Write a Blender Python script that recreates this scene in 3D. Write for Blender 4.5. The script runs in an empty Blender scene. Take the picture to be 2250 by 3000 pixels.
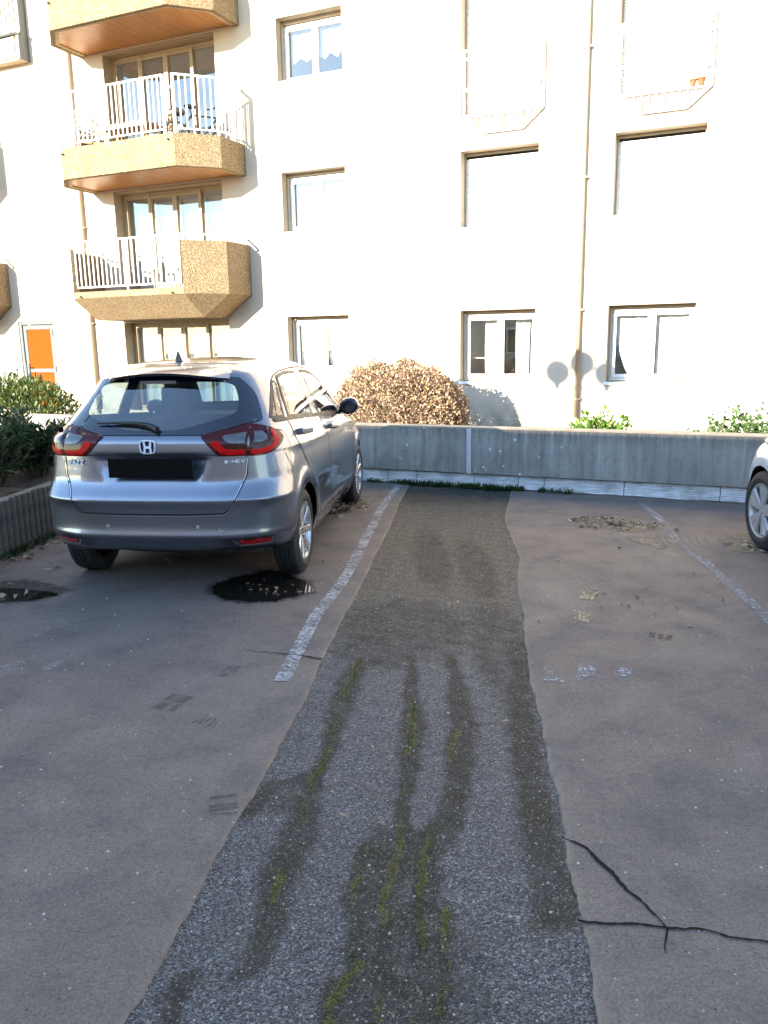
import bpy, bmesh, math, random
import numpy as np
from mathutils import Vector, Matrix
from mathutils.bvhtree import BVHTree
from mathutils.geometry import delaunay_2d_cdt

random.seed(7); np.random.seed(7)
scene = bpy.context.scene
COL = scene.collection
R = math.radians

# ------------------------------------------------------------------ camera
PITCH, ROLL, FPX, CAMH = 0.2087, 0.0168, 2338.7, 1.587
_c, _s = math.cos(ROLL), math.sin(ROLL)
_x = Vector((1, 0, 0)); _d = Vector((0, -math.sin(PITCH), -math.cos(PITCH)))
_f = Vector((0, math.cos(PITCH), -math.sin(PITCH)))
c_right = _c * _x + _s * _d
c_down = -_s * _x + _c * _d
cam_data = bpy.data.cameras.new('camera')
cam_data.sensor_fit = 'HORIZONTAL'; cam_data.sensor_width = 36.0
cam_data.lens = FPX / 2250.0 * 36.0
cam_data.clip_start = 0.05; cam_data.clip_end = 2000
cam = bpy.data.objects.new('camera', cam_data); COL.objects.link(cam)
M = Matrix.Identity(4)
for i in range(3):
    M[i][0] = c_right[i]; M[i][1] = -c_down[i]; M[i][2] = -_f[i]
M[2][3] = CAMH
cam.matrix_world = M
scene.camera = cam

# ------------------------------------------------------------------ sun and sky
FA = 0.4222                                   # facade recedes to the left by 24.2 deg
NV = Vector((math.sin(FA), math.cos(FA), 0))  # into the facade
TV = Vector((math.cos(FA), -math.sin(FA), 0)) # along the facade to the right
KX, KZ = 0.325, 0.28                          # sun slope per metre towards the facade
ray = (NV + KX * TV + Vector((0, 0, -KZ))).normalized()
to_sun = -ray
SUN_EL = math.asin(to_sun.z)
SUN_AZ = math.atan2(to_sun.x, to_sun.y)       # clockwise from +Y
sun_data = bpy.data.lights.new('sun', 'SUN')
sun_data.energy = 5.0; sun_data.angle = R(0.53); sun_data.color = (1.0, 0.88, 0.72)
sun = bpy.data.objects.new('sun', sun_data); COL.objects.link(sun)
sun.rotation_euler = ray.to_track_quat('-Z', 'Y').to_euler()
sun.location = (0, 0, 30)

world = bpy.data.worlds.new('World'); scene.world = world; world.use_nodes = True
wn = world.node_tree.nodes; wl = world.node_tree.links
wn.clear()
sky = wn.new('ShaderNodeTexSky'); sky.sky_type = 'NISHITA'; sky.sun_disc = False
sky.sun_elevation = SUN_EL; sky.sun_rotation = SUN_AZ
sky.air_density = 1.0; sky.dust_density = 0.05; sky.ozone_density = 1.3
bg = wn.new('ShaderNodeBackground'); bg.inputs[1].default_value = 0.15
wo = wn.new('ShaderNodeOutputWorld')
wl.new(sky.outputs[0], bg.inputs[0]); wl.new(bg.outputs[0], wo.inputs[0])

vs = scene.view_settings
vs.view_transform = 'Standard'; vs.look = 'None'; vs.gamma = 1.0; vs.use_curve_mapping = False
vs.exposure = 2.24
scene.render.engine = 'CYCLES'
scene.cycles.max_bounces = 7; scene.cycles.diffuse_bounces = 3; scene.cycles.glossy_bounces = 3
scene.cycles.transmission_bounces = 6; scene.cycles.transparent_max_bounces = 16
scene.cycles.caustics_reflective = False; scene.cycles.caustics_refractive = False
scene.cycles.use_denoising = True
scene.cycles.sample_clamp_indirect = 8.0

# ------------------------------------------------------------------ material helpers
def newmat(name):
    m = bpy.data.materials.new(name); m.use_nodes = True
    nt = m.node_tree; nt.nodes.clear()
    out = nt.nodes.new('ShaderNodeOutputMaterial')
    return m, nt, out

class N:
    """small node-graph helper"""
    def __init__(s, nt): s.nt = nt
    def n(s, typ, **kw):
        nd = s.nt.nodes.new(typ)
        for k, v in kw.items():
            if k.startswith('i_'):
                key = k[2:].replace('_', ' ')
                nd.inputs[key].default_value = v
            else: setattr(nd, k, v)
        return nd
    def l(s, a, b): s.nt.links.new(a, b)
    def coord(s, kind='Object'):
        return s.n('ShaderNodeTexCoord').outputs[kind]
    def mapping(s, vec, scale=(1, 1, 1), loc=(0, 0, 0), rot=(0, 0, 0)):
        m = s.n('ShaderNodeMapping'); m.inputs['Scale'].default_value = scale
        m.inputs['Location'].default_value = loc; m.inputs['Rotation'].default_value = rot
        s.l(vec, m.inputs['Vector']); return m.outputs[0]
    def noise(s, vec, scale, detail=4, rough=.55, dist=0.0):
        t = s.n('ShaderNodeTexNoise'); t.inputs['Scale'].default_value = scale
        t.inputs['Detail'].default_value = detail; t.inputs['Roughness'].default_value = rough
        t.inputs['Distortion'].default_value = dist
        s.l(vec, t.inputs['Vector']); return t.outputs['Fac']
    def voro(s, vec, scale, feature='F1', out='Distance', rand=1.0):
        t = s.n('ShaderNodeTexVoronoi'); t.feature = feature
        t.inputs['Scale'].default_value = scale; t.inputs['Randomness'].default_value = rand
        s.l(vec, t.inputs['Vector']); return t.outputs[out]
    def ramp(s, fac, stops, interp='LINEAR'):
        r = s.n('ShaderNodeValToRGB'); r.color_ramp.interpolation = interp
        el = r.color_ramp.elements
        while len(el) < len(stops): el.new(0.5)
        for e, (p, col) in zip(el, stops):
            e.position = p; e.color = (*col, 1) if len(col) == 3 else col
        s.l(fac, r.inputs[0]); return r.outputs[0]
    def vramp(s, fac, a, b, lo=0.0, hi=1.0):
        m = s.n('ShaderNodeMapRange'); m.inputs['From Min'].default_value = a; m.inputs['From Max'].default_value = b
        m.inputs['To Min'].default_value = lo; m.inputs['To Max'].default_value = hi
        s.l(fac, m.inputs['Value']); return m.outputs[0]
    def mix(s, fac, a, b, blend='MIX'):
        m = s.n('ShaderNodeMix'); m.data_type = 'RGBA'; m.blend_type = blend
        for sock, v in ((m.inputs[0], fac), (m.inputs[6], a), (m.inputs[7], b)):
            if isinstance(v, (int, float)): sock.default_value = v
            elif isinstance(v, tuple): sock.default_value = (*v, 1) if len(v) == 3 else v
            else: s.l(v, sock)
        return m.outputs[2]
    def math(s, op, a, b=0.0):
        m = s.n('ShaderNodeMath'); m.operation = op
        for sock, v in ((m.inputs[0], a), (m.inputs[1], b)):
            if isinstance(v, (int, float)): sock.default_value = v
            else: s.l(v, sock)
        return m.outputs[0]
    def attr(s, name):
        a = s.n('ShaderNodeAttribute'); a.attribute_name = name; return a
    def bump(s, height, strength=.3, dist=.01, normal=None):
        b = s.n('ShaderNodeBump'); b.inputs['Strength'].default_value = strength
        b.inputs['Distance'].default_value = dist; s.l(height, b.inputs['Height'])
        if normal is not None: s.l(normal, b.inputs['Normal'])
        return b.outputs[0]
    def bsdf(s, color, rough=.6, normal=None, metal=0.0, spec=.5, coat=0.0, coat_r=.03):
        b = s.n('ShaderNodeBsdfPrincipled')
        for sock, v in ((b.inputs['Base Color'], color), (b.inputs['Roughness'], rough), (b.inputs['Metallic'], metal)):
            if isinstance(v, (int, float)): sock.default_value = v
            elif isinstance(v, tuple): sock.default_value = (*v, 1)
            else: s.l(v, sock)
        b.inputs['Specular IOR Level'].default_value = spec
        b.inputs['Coat Weight'].default_value = coat; b.inputs['Coat Roughness'].default_value = coat_r
        if normal is not None: s.l(normal, b.inputs['Normal'])
        return b.outputs[0]

def simple(name, col, rough=.6, metal=0.0, spec=.5, coat=0.0, var=.12, vscale=6.0, bump=0.0, bscale=60.0, bdist=.004):
    m, nt, out = newmat(name); g = N(nt)
    co = g.coord()
    nz = g.noise(co, vscale, 5, .6)
    dark = tuple(max(0, v * (1 - var)) for v in col); lite = tuple(min(1, v * (1 + var)) for v in col)
    colr = g.ramp(nz, [(.3, dark), (.7, lite)])
    nrm = None
    if bump > 0: nrm = g.bump(g.noise(co, bscale, 4, .6), bump, bdist)
    rr = g.vramp(g.noise(co, vscale * 2.3, 3), .3, .7, max(0.02, rough - .06), min(1, rough + .06)) if rough > .15 else rough
    g.l(g.bsdf(colr, rr, nrm, metal, spec, coat), out.inputs[0])
    return m

MATS = {}
def mat(k): return MATS[k]

def glass_mat(name, tint=(.93, .95, .95), boost=1.0):
    m, nt, out = newmat(name); g = N(nt)
    lw = g.n('ShaderNodeLayerWeight'); lw.inputs[0].default_value = .5
    f0 = .043*boost
    fac = g.math('ADD', g.math('MULTIPLY', g.math('POWER', lw.outputs['Facing'], 4.0), 1-f0), f0)
    cl = g.n('ShaderNodeClamp'); g.l(fac, cl.inputs[0])
    tr = g.n('ShaderNodeBsdfTransparent'); tr.inputs[0].default_value = (*tint, 1)
    gl = g.n('ShaderNodeBsdfGlossy'); gl.inputs['Roughness'].default_value = 0.0
    mx = g.n('ShaderNodeMixShader'); g.l(cl.outputs[0], mx.inputs[0]); g.l(tr.outputs[0], mx.inputs[1]); g.l(gl.outputs[0], mx.inputs[2])
    g.l(mx.outputs[0], out.inputs[0])
    return m

def leaf_mat(name, stops, rough=.5, transl=.35):
    m, nt, out = newmat(name); g = N(nt)
    a = g.attr('leafrand')
    col = g.ramp(a.outputs['Fac'], stops)
    b = g.bsdf(col, rough, None, 0, .4)
    t = g.n('ShaderNodeBsdfTranslucent'); g.l(col, t.inputs[0])
    mx = g.n('ShaderNodeMixShader'); mx.inputs[0].default_value = transl
    g.l(b, mx.inputs[1]); g.l(t.outputs[0], mx.inputs[2]); g.l(mx.outputs[0], out.inputs[0])
    return m

def make_materials():
    D = MATS
    # facade render: pale cream, fine grain, faint rain streaks
    m, nt, out = newmat('stucco'); g = N(nt); co = g.coord()
    big = g.noise(co, .5, 5, .6); st = g.noise(g.mapping(co, (3, 3, .25)), 1.6, 4)
    col = g.mix(g.vramp(big, .3, .7), (.52, .435, .35), (.58, .49, .40))
    col = g.mix(g.vramp(st, .5, .8, 0, .25), col, (.37, .33, .275))
    sep = g.n('ShaderNodeSeparateXYZ'); g.l(co, sep.inputs[0])
    low = g.math('MULTIPLY', g.vramp(sep.outputs[2], .55, .15), g.vramp(g.noise(co, 5, 4), .35, .65))
    col = g.mix(g.math('MULTIPLY', low, .8), col, (.27, .24, .16))
    nrm = g.bump(g.noise(co, 90, 3), .25, .004)
    g.l(g.bsdf(col, .85, nrm, 0, .2), out.inputs[0]); D['stucco'] = m
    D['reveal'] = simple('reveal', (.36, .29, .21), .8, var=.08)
    D['room'] = simple('room', (.50, .49, .47), .9, var=.1)
    # washed gravel parapets
    m, nt, out = newmat('roughcast'); g = N(nt); co = g.coord()
    v = g.n('ShaderNodeTexVoronoi'); v.inputs['Scale'].default_value = 62; g.l(co, v.inputs['Vector'])
    sepc = g.n('ShaderNodeSeparateColor'); g.l(v.outputs['Color'], sepc.inputs[0])
    col = g.ramp(sepc.outputs[0], [(0, (.15, .105, .06)), (.35, (.225, .165, .092)), (.7, (.285, .215, .125)), (1, (.42, .34, .22))])
    col = g.mix(g.vramp(g.noise(co, 2.2, 4), .35, .75, 0, .45), col, (.21, .145, .075))
    ed = g.noise(g.mapping(co, (8, 8, .6)), 1.5, 3)
    col = g.mix(g.vramp(ed, .58, .8, 0, .5), col, (.12, .085, .05))
    h = g.vramp(v.outputs['Distance'], 0, .7, 1, 0)
    nrm = g.bump(h, .9, .012)
    g.l(g.bsdf(col, .85, nrm, 0, .25), out.inputs[0]); D['roughcast'] = m
    D['render_edge'] = simple('render_edge', (.42, .33, .2), .85, bump=.3)
    # varnished soffit boards
    m, nt, out = newmat('soffit_wood'); g = N(nt); co = g.coord()
    oi = g.n('ShaderNodeObjectInfo')
    gr = g.noise(g.mapping(co, (30, 1.2, 30)), 2.0, 5, .6, .6)
    col = g.ramp(gr, [(.25, (.30, .12, .03)), (.6, (.46, .20, .05)), (.9, (.56, .28, .09))])
    col = g.mix(g.vramp(oi.outputs['Random'], 0, 1, 0, .35), col, (.58, .30, .10))
    g.l(g.bsdf(col, .38, None, 0, .5), out.inputs[0]); D['soffit_wood'] = m
    D['white_metal'] = simple('white_metal', (.80, .80, .78), .4, var=.04)
    D['white_pvc'] = simple('white_pvc', (.82, .82, .80), .35, var=.03)
    D['shutter'] = simple('shutter', (.80, .79, .75), .5, var=.04)
    D['tan_wood'] = simple('tan_wood', (.36, .265, .17), .55, var=.1, vscale=10)
    D['window_glass'] = glass_mat('window_glass', (.86, .89, .89), 5.0)
    m, nt, out = newmat('curtain'); g = N(nt); co = g.coord()
    col = g.mix(g.vramp(g.noise(co, 9, 3), .3, .7), (.74, .76, .76), (.85, .86, .85))
    df = g.bsdf(col, .9, None, 0, .1)
    t = g.n('ShaderNodeBsdfTranslucent'); g.l(col, t.inputs[0])
    mx = g.n('ShaderNodeMixShader'); mx.inputs[0].default_value = .3
    g.l(df, mx.inputs[1]); g.l(t.outputs[0], mx.inputs[2]); g.l(mx.outputs[0], out.inputs[0]); D['curtain'] = m
    m, nt, out = newmat('check_curtain'); g = N(nt); co = g.coord()
    sp = g.n('ShaderNodeSeparateXYZ'); g.l(co, sp.inputs[0])
    w1 = g.math('GREATER_THAN', g.math('SINE', g.math('MULTIPLY', sp.outputs[0], 45)), .2)
    w2 = g.math('GREATER_THAN', g.math('SINE', g.math('MULTIPLY', sp.outputs[2], 45)), .2)
    col = g.mix(g.math('MULTIPLY', w1, w2), (.80, .81, .78), (.42, .46, .42))
    g.l(g.bsdf(col, .9, None, 0, .1), out.inputs[0]); D['check_curtain'] = m
    D['pipe'] = simple('pipe', (.40, .30, .20), .5, var=.08)
    D['zinc'] = simple('zinc', (.36, .39, .41), .45, .5, var=.1)
    D['orange'] = simple('orange', (.205, .050, .007), .85, var=.05, spec=.03)
    D['terracotta'] = simple('terracotta', (.30, .075, .025), .75, var=.12, vscale=30)
    D['grey_door'] = simple('grey_door', (.085, .10, .105), .45, .1, var=.08)
    D['slate'] = simple('slate', (.17, .18, .19), .5, var=.25, vscale=8)
    D['dark_metal'] = simple('dark_metal', (.05, .05, .055), .45, .4)
    D['black_plastic'] = simple('black_plastic', (.012, .012, .013), .5, var=.2)
    D['soil'] = simple('soil', (.05, .038, .026), .95, var=.4, vscale=14, bump=.9, bscale=40, bdist=.03)
    D['garden_wood'] = simple('garden_wood', (.50, .30, .13), .55, var=.2, vscale=9)
    D['bark'] = simple('bark', (.13, .09, .06), .9, var=.3, vscale=20, bump=.7)
    D['globe'] = simple('globe', (.8, .8, .78), .3, var=.02)
    D['shade_wall'] = simple('shade_wall', (.52, .48, .44), .85, var=.1, vscale=1.2, bump=.2)
    D['roof_edge'] = simple('roof_edge', (.15, .13, .12), .7)
    # low concrete wall, rain stained
    m, nt, out = newmat('concrete_wall'); g = N(nt); co = g.coord()
    sp = g.n('ShaderNodeSeparateXYZ'); g.l(co, sp.inputs[0])
    n1 = g.noise(co, 2.2, 6, .65); n2 = g.noise(g.mapping(co, (9, 9, .55)), 1.3, 5, .6, .4)
    n3 = g.noise(co, 45, 4, .7)
    col = g.mix(g.vramp(n1, .3, .7), (.215, .205, .19), (.36, .345, .315))
    n4 = g.noise(g.mapping(co, (26, 26, .8)), 1.0, 5, .65, .2)
    col = g.mix(g.vramp(n2, .47, .72, 0, .6), col, (.14, .135, .125))
    col = g.mix(g.vramp(n4, .52, .74, 0, .25), col, (.13, .13, .13))
    col = g.mix(g.vramp(n4, .44, .28, 0, .3), col, (.42, .42, .43))
    col = g.mix(g.vramp(g.noise(co, 9, 6, .7), .50, .70, 0, .6), col, (.14, .14, .14))
    col = g.mix(g.vramp(n2, .44, .26, 0, .7), col, (.46, .45, .44))
    topb = g.math('MULTIPLY', g.vramp(sp.outputs[2], .50, .66), g.vramp(g.noise(g.mapping(co, (16, 16, 2.0)), 1.6, 5, .7), .36, .62))
    col = g.mix(g.math('MULTIPLY', topb, .85), col, (.085, .08, .07))
    spot = g.voro(co, 11); big = g.noise(co, 1.1, 2)
    lic = g.math('MULTIPLY', g.vramp(spot, .17, .13), g.vramp(big, .52, .6))
    col = g.mix(lic, col, (.62, .62, .58))
    col = g.mix(g.vramp(n3, .6, .8, 0, .4), col, (.12, .12, .12))
    nrm = g.bump(g.noise(co, 60, 5, .7), .45, .006)
    g.l(g.bsdf(col, .85, nrm, 0, .3), out.inputs[0]); D['concrete_wall'] = m
    D['joint'] = simple('joint', (.50, .50, .52), .6, var=.1)
    D['coping'] = simple('coping', (.40, .33, .25), .85, var=.2, vscale=8, bump=.4)
    m, nt, out = newmat('aluminium_flashing'); g = N(nt); co = g.coord()
    n1 = g.noise(co, 6, 5, .7); n2 = g.noise(g.mapping(co, (1.2, 1, 9)), 3, 4)
    col = g.mix(g.vramp(n1, .35, .7), (.66, .67, .68), (.40, .39, .37))
    col = g.mix(g.vramp(n2, .5, .75, 0, .7), col, (.80, .81, .82))
    nrm = g.bump(g.noise(co, 70, 4), .5, .006)
    g.l(g.bsdf(col, .45, nrm, .3, .5), out.inputs[0]); D['flashing'] = m
    # ribbed planter concrete
    m, nt, out = newmat('planter_concrete'); g = N(nt); co = g.coord()
    n1 = g.noise(co, 5, 6, .7); n3 = g.noise(co, 60, 4, .7)
    col = g.mix(g.vramp(n1, .35, .68), (.10, .095, .085), (.24, .225, .205))
    col = g.mix(g.vramp(n3, .55, .75, 0, .6), col, (.34, .32, .28))
    nrm = g.bump(n3, .8, .012)
    g.l(g.bsdf(col, .9, nrm, 0, .25), out.inputs[0]); D['planter'] = m
    # coated asphalt: worn, pinkish grey, with specks and slow stains
    m, nt, out = newmat('coated_asphalt'); g = N(nt); co = g.coord()
    big = g.noise(co, .55, 5, .6, .5); mid = g.noise(co, 3.0, 6, .65, .3); fine = g.noise(co, 120, 4, .75)
    col = g.mix(g.vramp(big, .32, .68), (.152, .122, .107), (.212, .173, .150))
    col = g.mix(g.vramp(mid, .50, .70, 0, .65), col, (.090, .082, .082))
    col = g.mix(g.vramp(g.noise(co, 1.3, 6, .7, .8), .56, .72, 0, .5), col, (.070, .066, .070))
    col = g.mix(g.vramp(mid, .46, .28, 0, .45), col, (.24, .205, .185))
    brush = g.noise(g.mapping(co, (2.0, 14, 1), rot=(0, 0, .5)), 2.0, 4)
    col = g.mix(g.vramp(brush, .55, .75, 0, .22), col, (.11, .10, .095))
    f2 = g.noise(co, 38, 5, .75)
    col = g.mix(g.vramp(f2, .50, .70, 0, .65), col, (.065, .057, .054))
    col = g.mix(g.vramp(f2, .45, .28, 0, .5), col, (.23, .20, .18))
    col = g.mix(g.vramp(fine, .42, .62, 0, .6), col, (.050, .045, .044))
    col = g.mix(g.vramp(fine, .42, .28, 0, .5), col, (.25, .22, .20))
    sv = g.n('ShaderNodeTexVoronoi'); sv.inputs['Scale'].default_value = 60; g.l(co, sv.inputs['Vector'])
    sc = g.n('ShaderNodeSeparateColor'); g.l(sv.outputs['Color'], sc.inputs[0])
    rnd = g.math('GREATER_THAN', sc.outputs[0], .94)
    sz = g.math('LESS_THAN', sv.outputs['Distance'], g.math('MULTIPLY', sc.outputs[1], .26))
    col = g.mix(g.math('MULTIPLY', rnd, sz), col, (.30, .285, .265))
    rnd2 = g.math('LESS_THAN', sc.outputs[1], .02)
    col = g.mix(g.math('MULTIPLY', rnd2, g.math('LESS_THAN', sv.outputs['Distance'], .2)), col, (.03, .03, .03))
    ed = g.attr('edge')
    col = g.mix(g.math('MULTIPLY', ed.outputs['Fac'], g.vramp(g.noise(co, 9, 4), .35, .55, .1, 1)), col, (.24, .20, .15))
    h = g.math('ADD', g.math('MULTIPLY', fine, .7), g.math('MULTIPLY', g.noise(co, 300, 2, .6), .5))
    nrm = g.bump(h, .9, .005)
    rough = g.vramp(mid, .3, .7, .62, .82)
    g.l(g.bsdf(col, rough, nrm, 0, .4), out.inputs[0]); D['coat'] = m
    # open rough asphalt of the strip
    m, nt, out = newmat('rough_asphalt'); g = N(nt); co = g.coord()
    mo = g.attr('moss'); da = g.attr('damp'); fa = g.attr('far')
    v = g.n('ShaderNodeTexVoronoi'); v.inputs['Scale'].default_value = 165
    wob = g.n('ShaderNodeTexNoise'); wob.inputs['Scale'].default_value = 40; g.l(co, wob.inputs['Vector'])
    vm = g.n('ShaderNodeVectorMath'); vm.operation = 'MULTIPLY_ADD'
    g.l(wob.outputs['Color'], vm.inputs[0]); vm.inputs[1].default_value = (.012, .012, .012); g.l(co, vm.inputs[2])
    g.l(vm.outputs[0], v.inputs['Vector'])
    sc = g.n('ShaderNodeSeparateColor'); g.l(v.outputs['Color'], sc.inputs[0])
    big = g.noise(co, 1.6, 5, .6, .4); mid = g.noise(co, 9, 5, .65)
    base = g.ramp(sc.outputs[0], [(0, (.030, .034, .040)), (.3, (.078, .086, .098)), (.6, (.135, .146, .165)), (.86, (.205, .22, .245)), (1, (.33, .335, .345))])
    brown = g.ramp(sc.outputs[1], [(0, (.005, .005, .004)), (.45, (.020, .0185, .0145)), (.80, (.060, .055, .042)), (.94, (.125, .115, .09)), (1, (.26, .24, .20))])
    olive = g.ramp(sc.outputs[2], [(0, (.014, .014, .011)), (.4, (.062, .060, .050)), (.8, (.155, .147, .118)), (1, (.32, .30, .24))])
    dn = g.vramp(g.math('ADD', g.math('ADD', da.outputs['Fac'], g.math('MULTIPLY', g.math('SUBTRACT', mid, .5), 1.3)), g.math('MULTIPLY', g.math('SUBTRACT', g.noise(co, 45, 5, .7), .5), 1.6)), .15, .85)
    dn = g.math('MULTIPLY', dn, g.vramp(g.noise(co, 7, 5, .65), .28, .52, .65, 1.0))
    fn = g.vramp(g.math('ADD', fa.outputs['Fac'], g.math('MULTIPLY', g.math('SUBTRACT', g.noise(co, 6, 6, .7), .5), 1.6)), .0, 1.0)
    col = g.mix(fn, base, olive)
    col = g.mix(dn, col, brown)
    mn = g.vramp(g.math('ADD', mo.outputs['Fac'], g.math('MULTIPLY', g.math('SUBTRACT', g.noise(co, 34, 5, .75), .5), 2.6)), .55, .85)
    mcol = g.ramp(g.noise(co, 60, 3), [(.3, (.06, .062, .009)), (.7, (.17, .165, .028))])
    col = g.mix(mn, col, mcol)
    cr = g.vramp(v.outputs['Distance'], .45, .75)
    col = g.mix(g.math('MULTIPLY', cr, .75), col, (.008, .008, .008))  # gaps between stones blackened: crevice shade put into the colour
    white = g.math('MULTIPLY', g.math('GREATER_THAN', sc.outputs[2], .994), .7)
    col = g.mix(white, col, (.5, .5, .47))
    h = g.math('ADD', g.math('MULTIPLY', v.outputs['Distance'], -1.0), g.math('MULTIPLY', g.noise(co, 260, 3), .3))
    h = g.math('ADD', h, g.math('MULTIPLY', sc.outputs[1], .6))
    nrm = g.bump(h, 1.0, .011)
    g.l(g.bsdf(col, g.vramp(dn, 0, 1, .62, .75), nrm, 0, .45), out.inputs[0]); D['strip'] = m
    D['ground'] = simple('ground', (.09, .085, .08), .85, var=.25, vscale=2, bump=.5)
    # worn road paint
    def worn(name, col, lo, hi, scale=40, fade=False):
        m, nt, out = newmat(name); g = N(nt); co = g.coord()
        f = g.math('ADD', g.math('MULTIPLY', g.noise(co, scale, 5, .75), .65), g.math('MULTIPLY', g.noise(co, 5, 4, .6), .35))
        if fade:
            fd = g.attr('fade'); f = g.math('ADD', f, g.math('MULTIPLY', g.math('SUBTRACT', fd.outputs['Fac'], .75), .55))
        fac = g.vramp(f, lo, hi)
        b = g.bsdf(g.mix(g.noise(co, 70, 3), tuple(v * .75 for v in col), col), .75, None, 0, .3)
        tr = g.n('ShaderNodeBsdfTransparent')
        mx = g.n('ShaderNodeMixShader'); g.l(fac, mx.inputs[0]); g.l(tr.outputs[0], mx.inputs[1]); g.l(b, mx.inputs[2])
        g.l(mx.outputs[0], out.inputs[0]); return m
    D['paint'] = worn('road_paint', (.40, .395, .405), .39, .58)
    D['paint_faint'] = worn('road_paint_faint', (.36, .355, .36), .43, .62)
    D['chalk'] = worn('chalk_paint', (.40, .40, .42), .49, .60, 55)
    D['sand'] = worn('sand', (.25, .21, .15), .36, .72, 18, True)
    D['sand_print'] = worn('sand_print', (.42, .35, .22), .36, .52, 30)
    D['mud'] = worn('mud_print', (.070, .060, .055), .30, .75, 50)
    D['crack_shade'] = simple('crack_shade', (.006, .006, .007), .85, spec=.15, var=.4, vscale=40, bump=.8, bscale=90)  # flat strips paint the dark dirt and inner shade of the cracks
    m, nt, out = newmat('puddle'); g = N(nt)
    b = g.bsdf((.012, .011, .010), .03, g.bump(g.noise(g.coord(), 3, 2), .03, .01), 0, .6)
    g.l(b, out.inputs[0]); D['puddle'] = m
    D['damp_stain'] = worn('damp_stain', (.045, .038, .034), .25, .75, 20, True)
    # cars
    def paint(name, col, metal):
        m, nt, out = newmat(name); g = N(nt); co = g.coord()
        fl = g.noise(co, 900, 2, .5)
        c1 = g.mix(g.vramp(fl, .3, .7), tuple(v * .9 for v in col), tuple(min(1, v * 1.1) for v in col))
        dust = g.vramp(g.noise(co, 4, 5, .65), .35, .8, 0, .10)
        c1 = g.mix(dust, c1, (.30, .27, .22))
        sh = g.bsdf(c1, .30, None, metal, .5, 1.0, .02); sh.node.inputs['Coat IOR'].default_value = 1.65
        g.l(sh, out.inputs[0]); return m
    D['car_grey'] = paint('car_grey', (.175, .195, .245), .9)
    D['car_white'] = paint('car_white', (.72, .74, .76), .15)
    D['gloss_black'] = simple('gloss_black', (.005, .008, .018), .05, var=.1, coat=1.0)
    D['car_glass'] = glass_mat('car_glass', (.48, .62, .70), 4.6)
    D['car_glass_side'] = glass_mat('car_glass_side', (.66, .70, .66), 3.0)
    D['seam'] = simple('seam', (.008, .008, .009), .6)
    D['rubber'] = simple('rubber', (.022, .022, .024), .75, var=.25, vscale=20, bump=.3, bscale=80)
    D['alloy'] = simple('alloy', (.62, .61, .60), .28, .85, var=.06)
    D['hubcap'] = simple('hubcap', (.50, .51, .53), .35, .6, var=.06)
    D['chrome'] = simple('chrome', (.75, .77, .80), .08, 1.0, var=.02)
    D['brake_dark'] = simple('brake_dark', (.03, .03, .032), .6, .3)
    D['lens_dark'] = simple('lens_dark', (.05, .0015, .002), .08, var=.15, spec=.35)
    D['lens_red'] = simple('lens_red', (.50, .004, .005), .3, var=.10, spec=.15)
    D['lens_clear'] = simple('lens_clear', (.09, .09, .10), .2, .3, var=.3, vscale=60, coat=1.0)
    D['reflector'] = simple('reflector', (.45, .012, .015), .25, var=.15, vscale=60, coat=.6)
    D['badge_silver'] = simple('badge_silver', (.70, .71, .74), .35, .0, var=.03)
    D['badge_blue'] = simple('badge_blue', (.004, .008, .05), .1, coat=1.0)
    D['plate'] = simple('plate', (.002, .002, .002), .7, spec=.1, var=0)
    D['seat'] = simple('seat', (.045, .047, .05), .85, var=.2)
    D['headlamp'] = simple('headlamp', (.5, .52, .55), .08, .4, coat=1.0)
    # leaves
    D['leaf_dry'] = leaf_mat('leaf_dry', [(0, (.09, .055, .035)), (.3, (.24, .155, .10)), (.65, (.42, .31, .21)), (.97, (.58, .47, .34)), (1, (.36, .38, .08))], .55, .3)
    D['leaf_oleander'] = leaf_mat('leaf_oleander', [(0, (.018, .038, .016)), (.6, (.045, .085, .030)), (1, (.10, .145, .055))], .38, .2)
    D['leaf_hedge'] = leaf_mat('leaf_hedge', [(0, (.03, .055, .012)), (.6, (.075, .11, .025)), (1, (.18, .20, .07))], .4, .3)
    D['leaf_green'] = leaf_mat('leaf_green', [(0, (.04, .10, .012)), (.6, (.09, .19, .025)), (1, (.20, .30, .06))], .45, .35)
    D['leaf_ivy'] = leaf_mat('leaf_ivy', [(0, (.03, .07, .02)), (.6, (.06, .12, .035)), (1, (.16, .21, .10))], .45, .3)
    D['grass'] = leaf_mat('grass', [(0, (.012, .030, .006)), (.6, (.03, .065, .012)), (1, (.07, .11, .025))], .6, .3)
    D['moss'] = leaf_mat('moss', [(0, (.045, .045, .008)), (.6, (.11, .11, .016)), (1, (.22, .20, .045))], .8, .1)
    D['dead_leaf'] = leaf_mat('dead_leaf', [(0, (.09, .05, .028)), (.4, (.25, .16, .10)), (.8, (.44, .35, .25)), (1, (.58, .48, .34))], .6, .15)
    D['pebble'] = simple('pebble', (.40, .38, .35), .8, var=.3, vscale=30)
make_materials()

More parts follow.
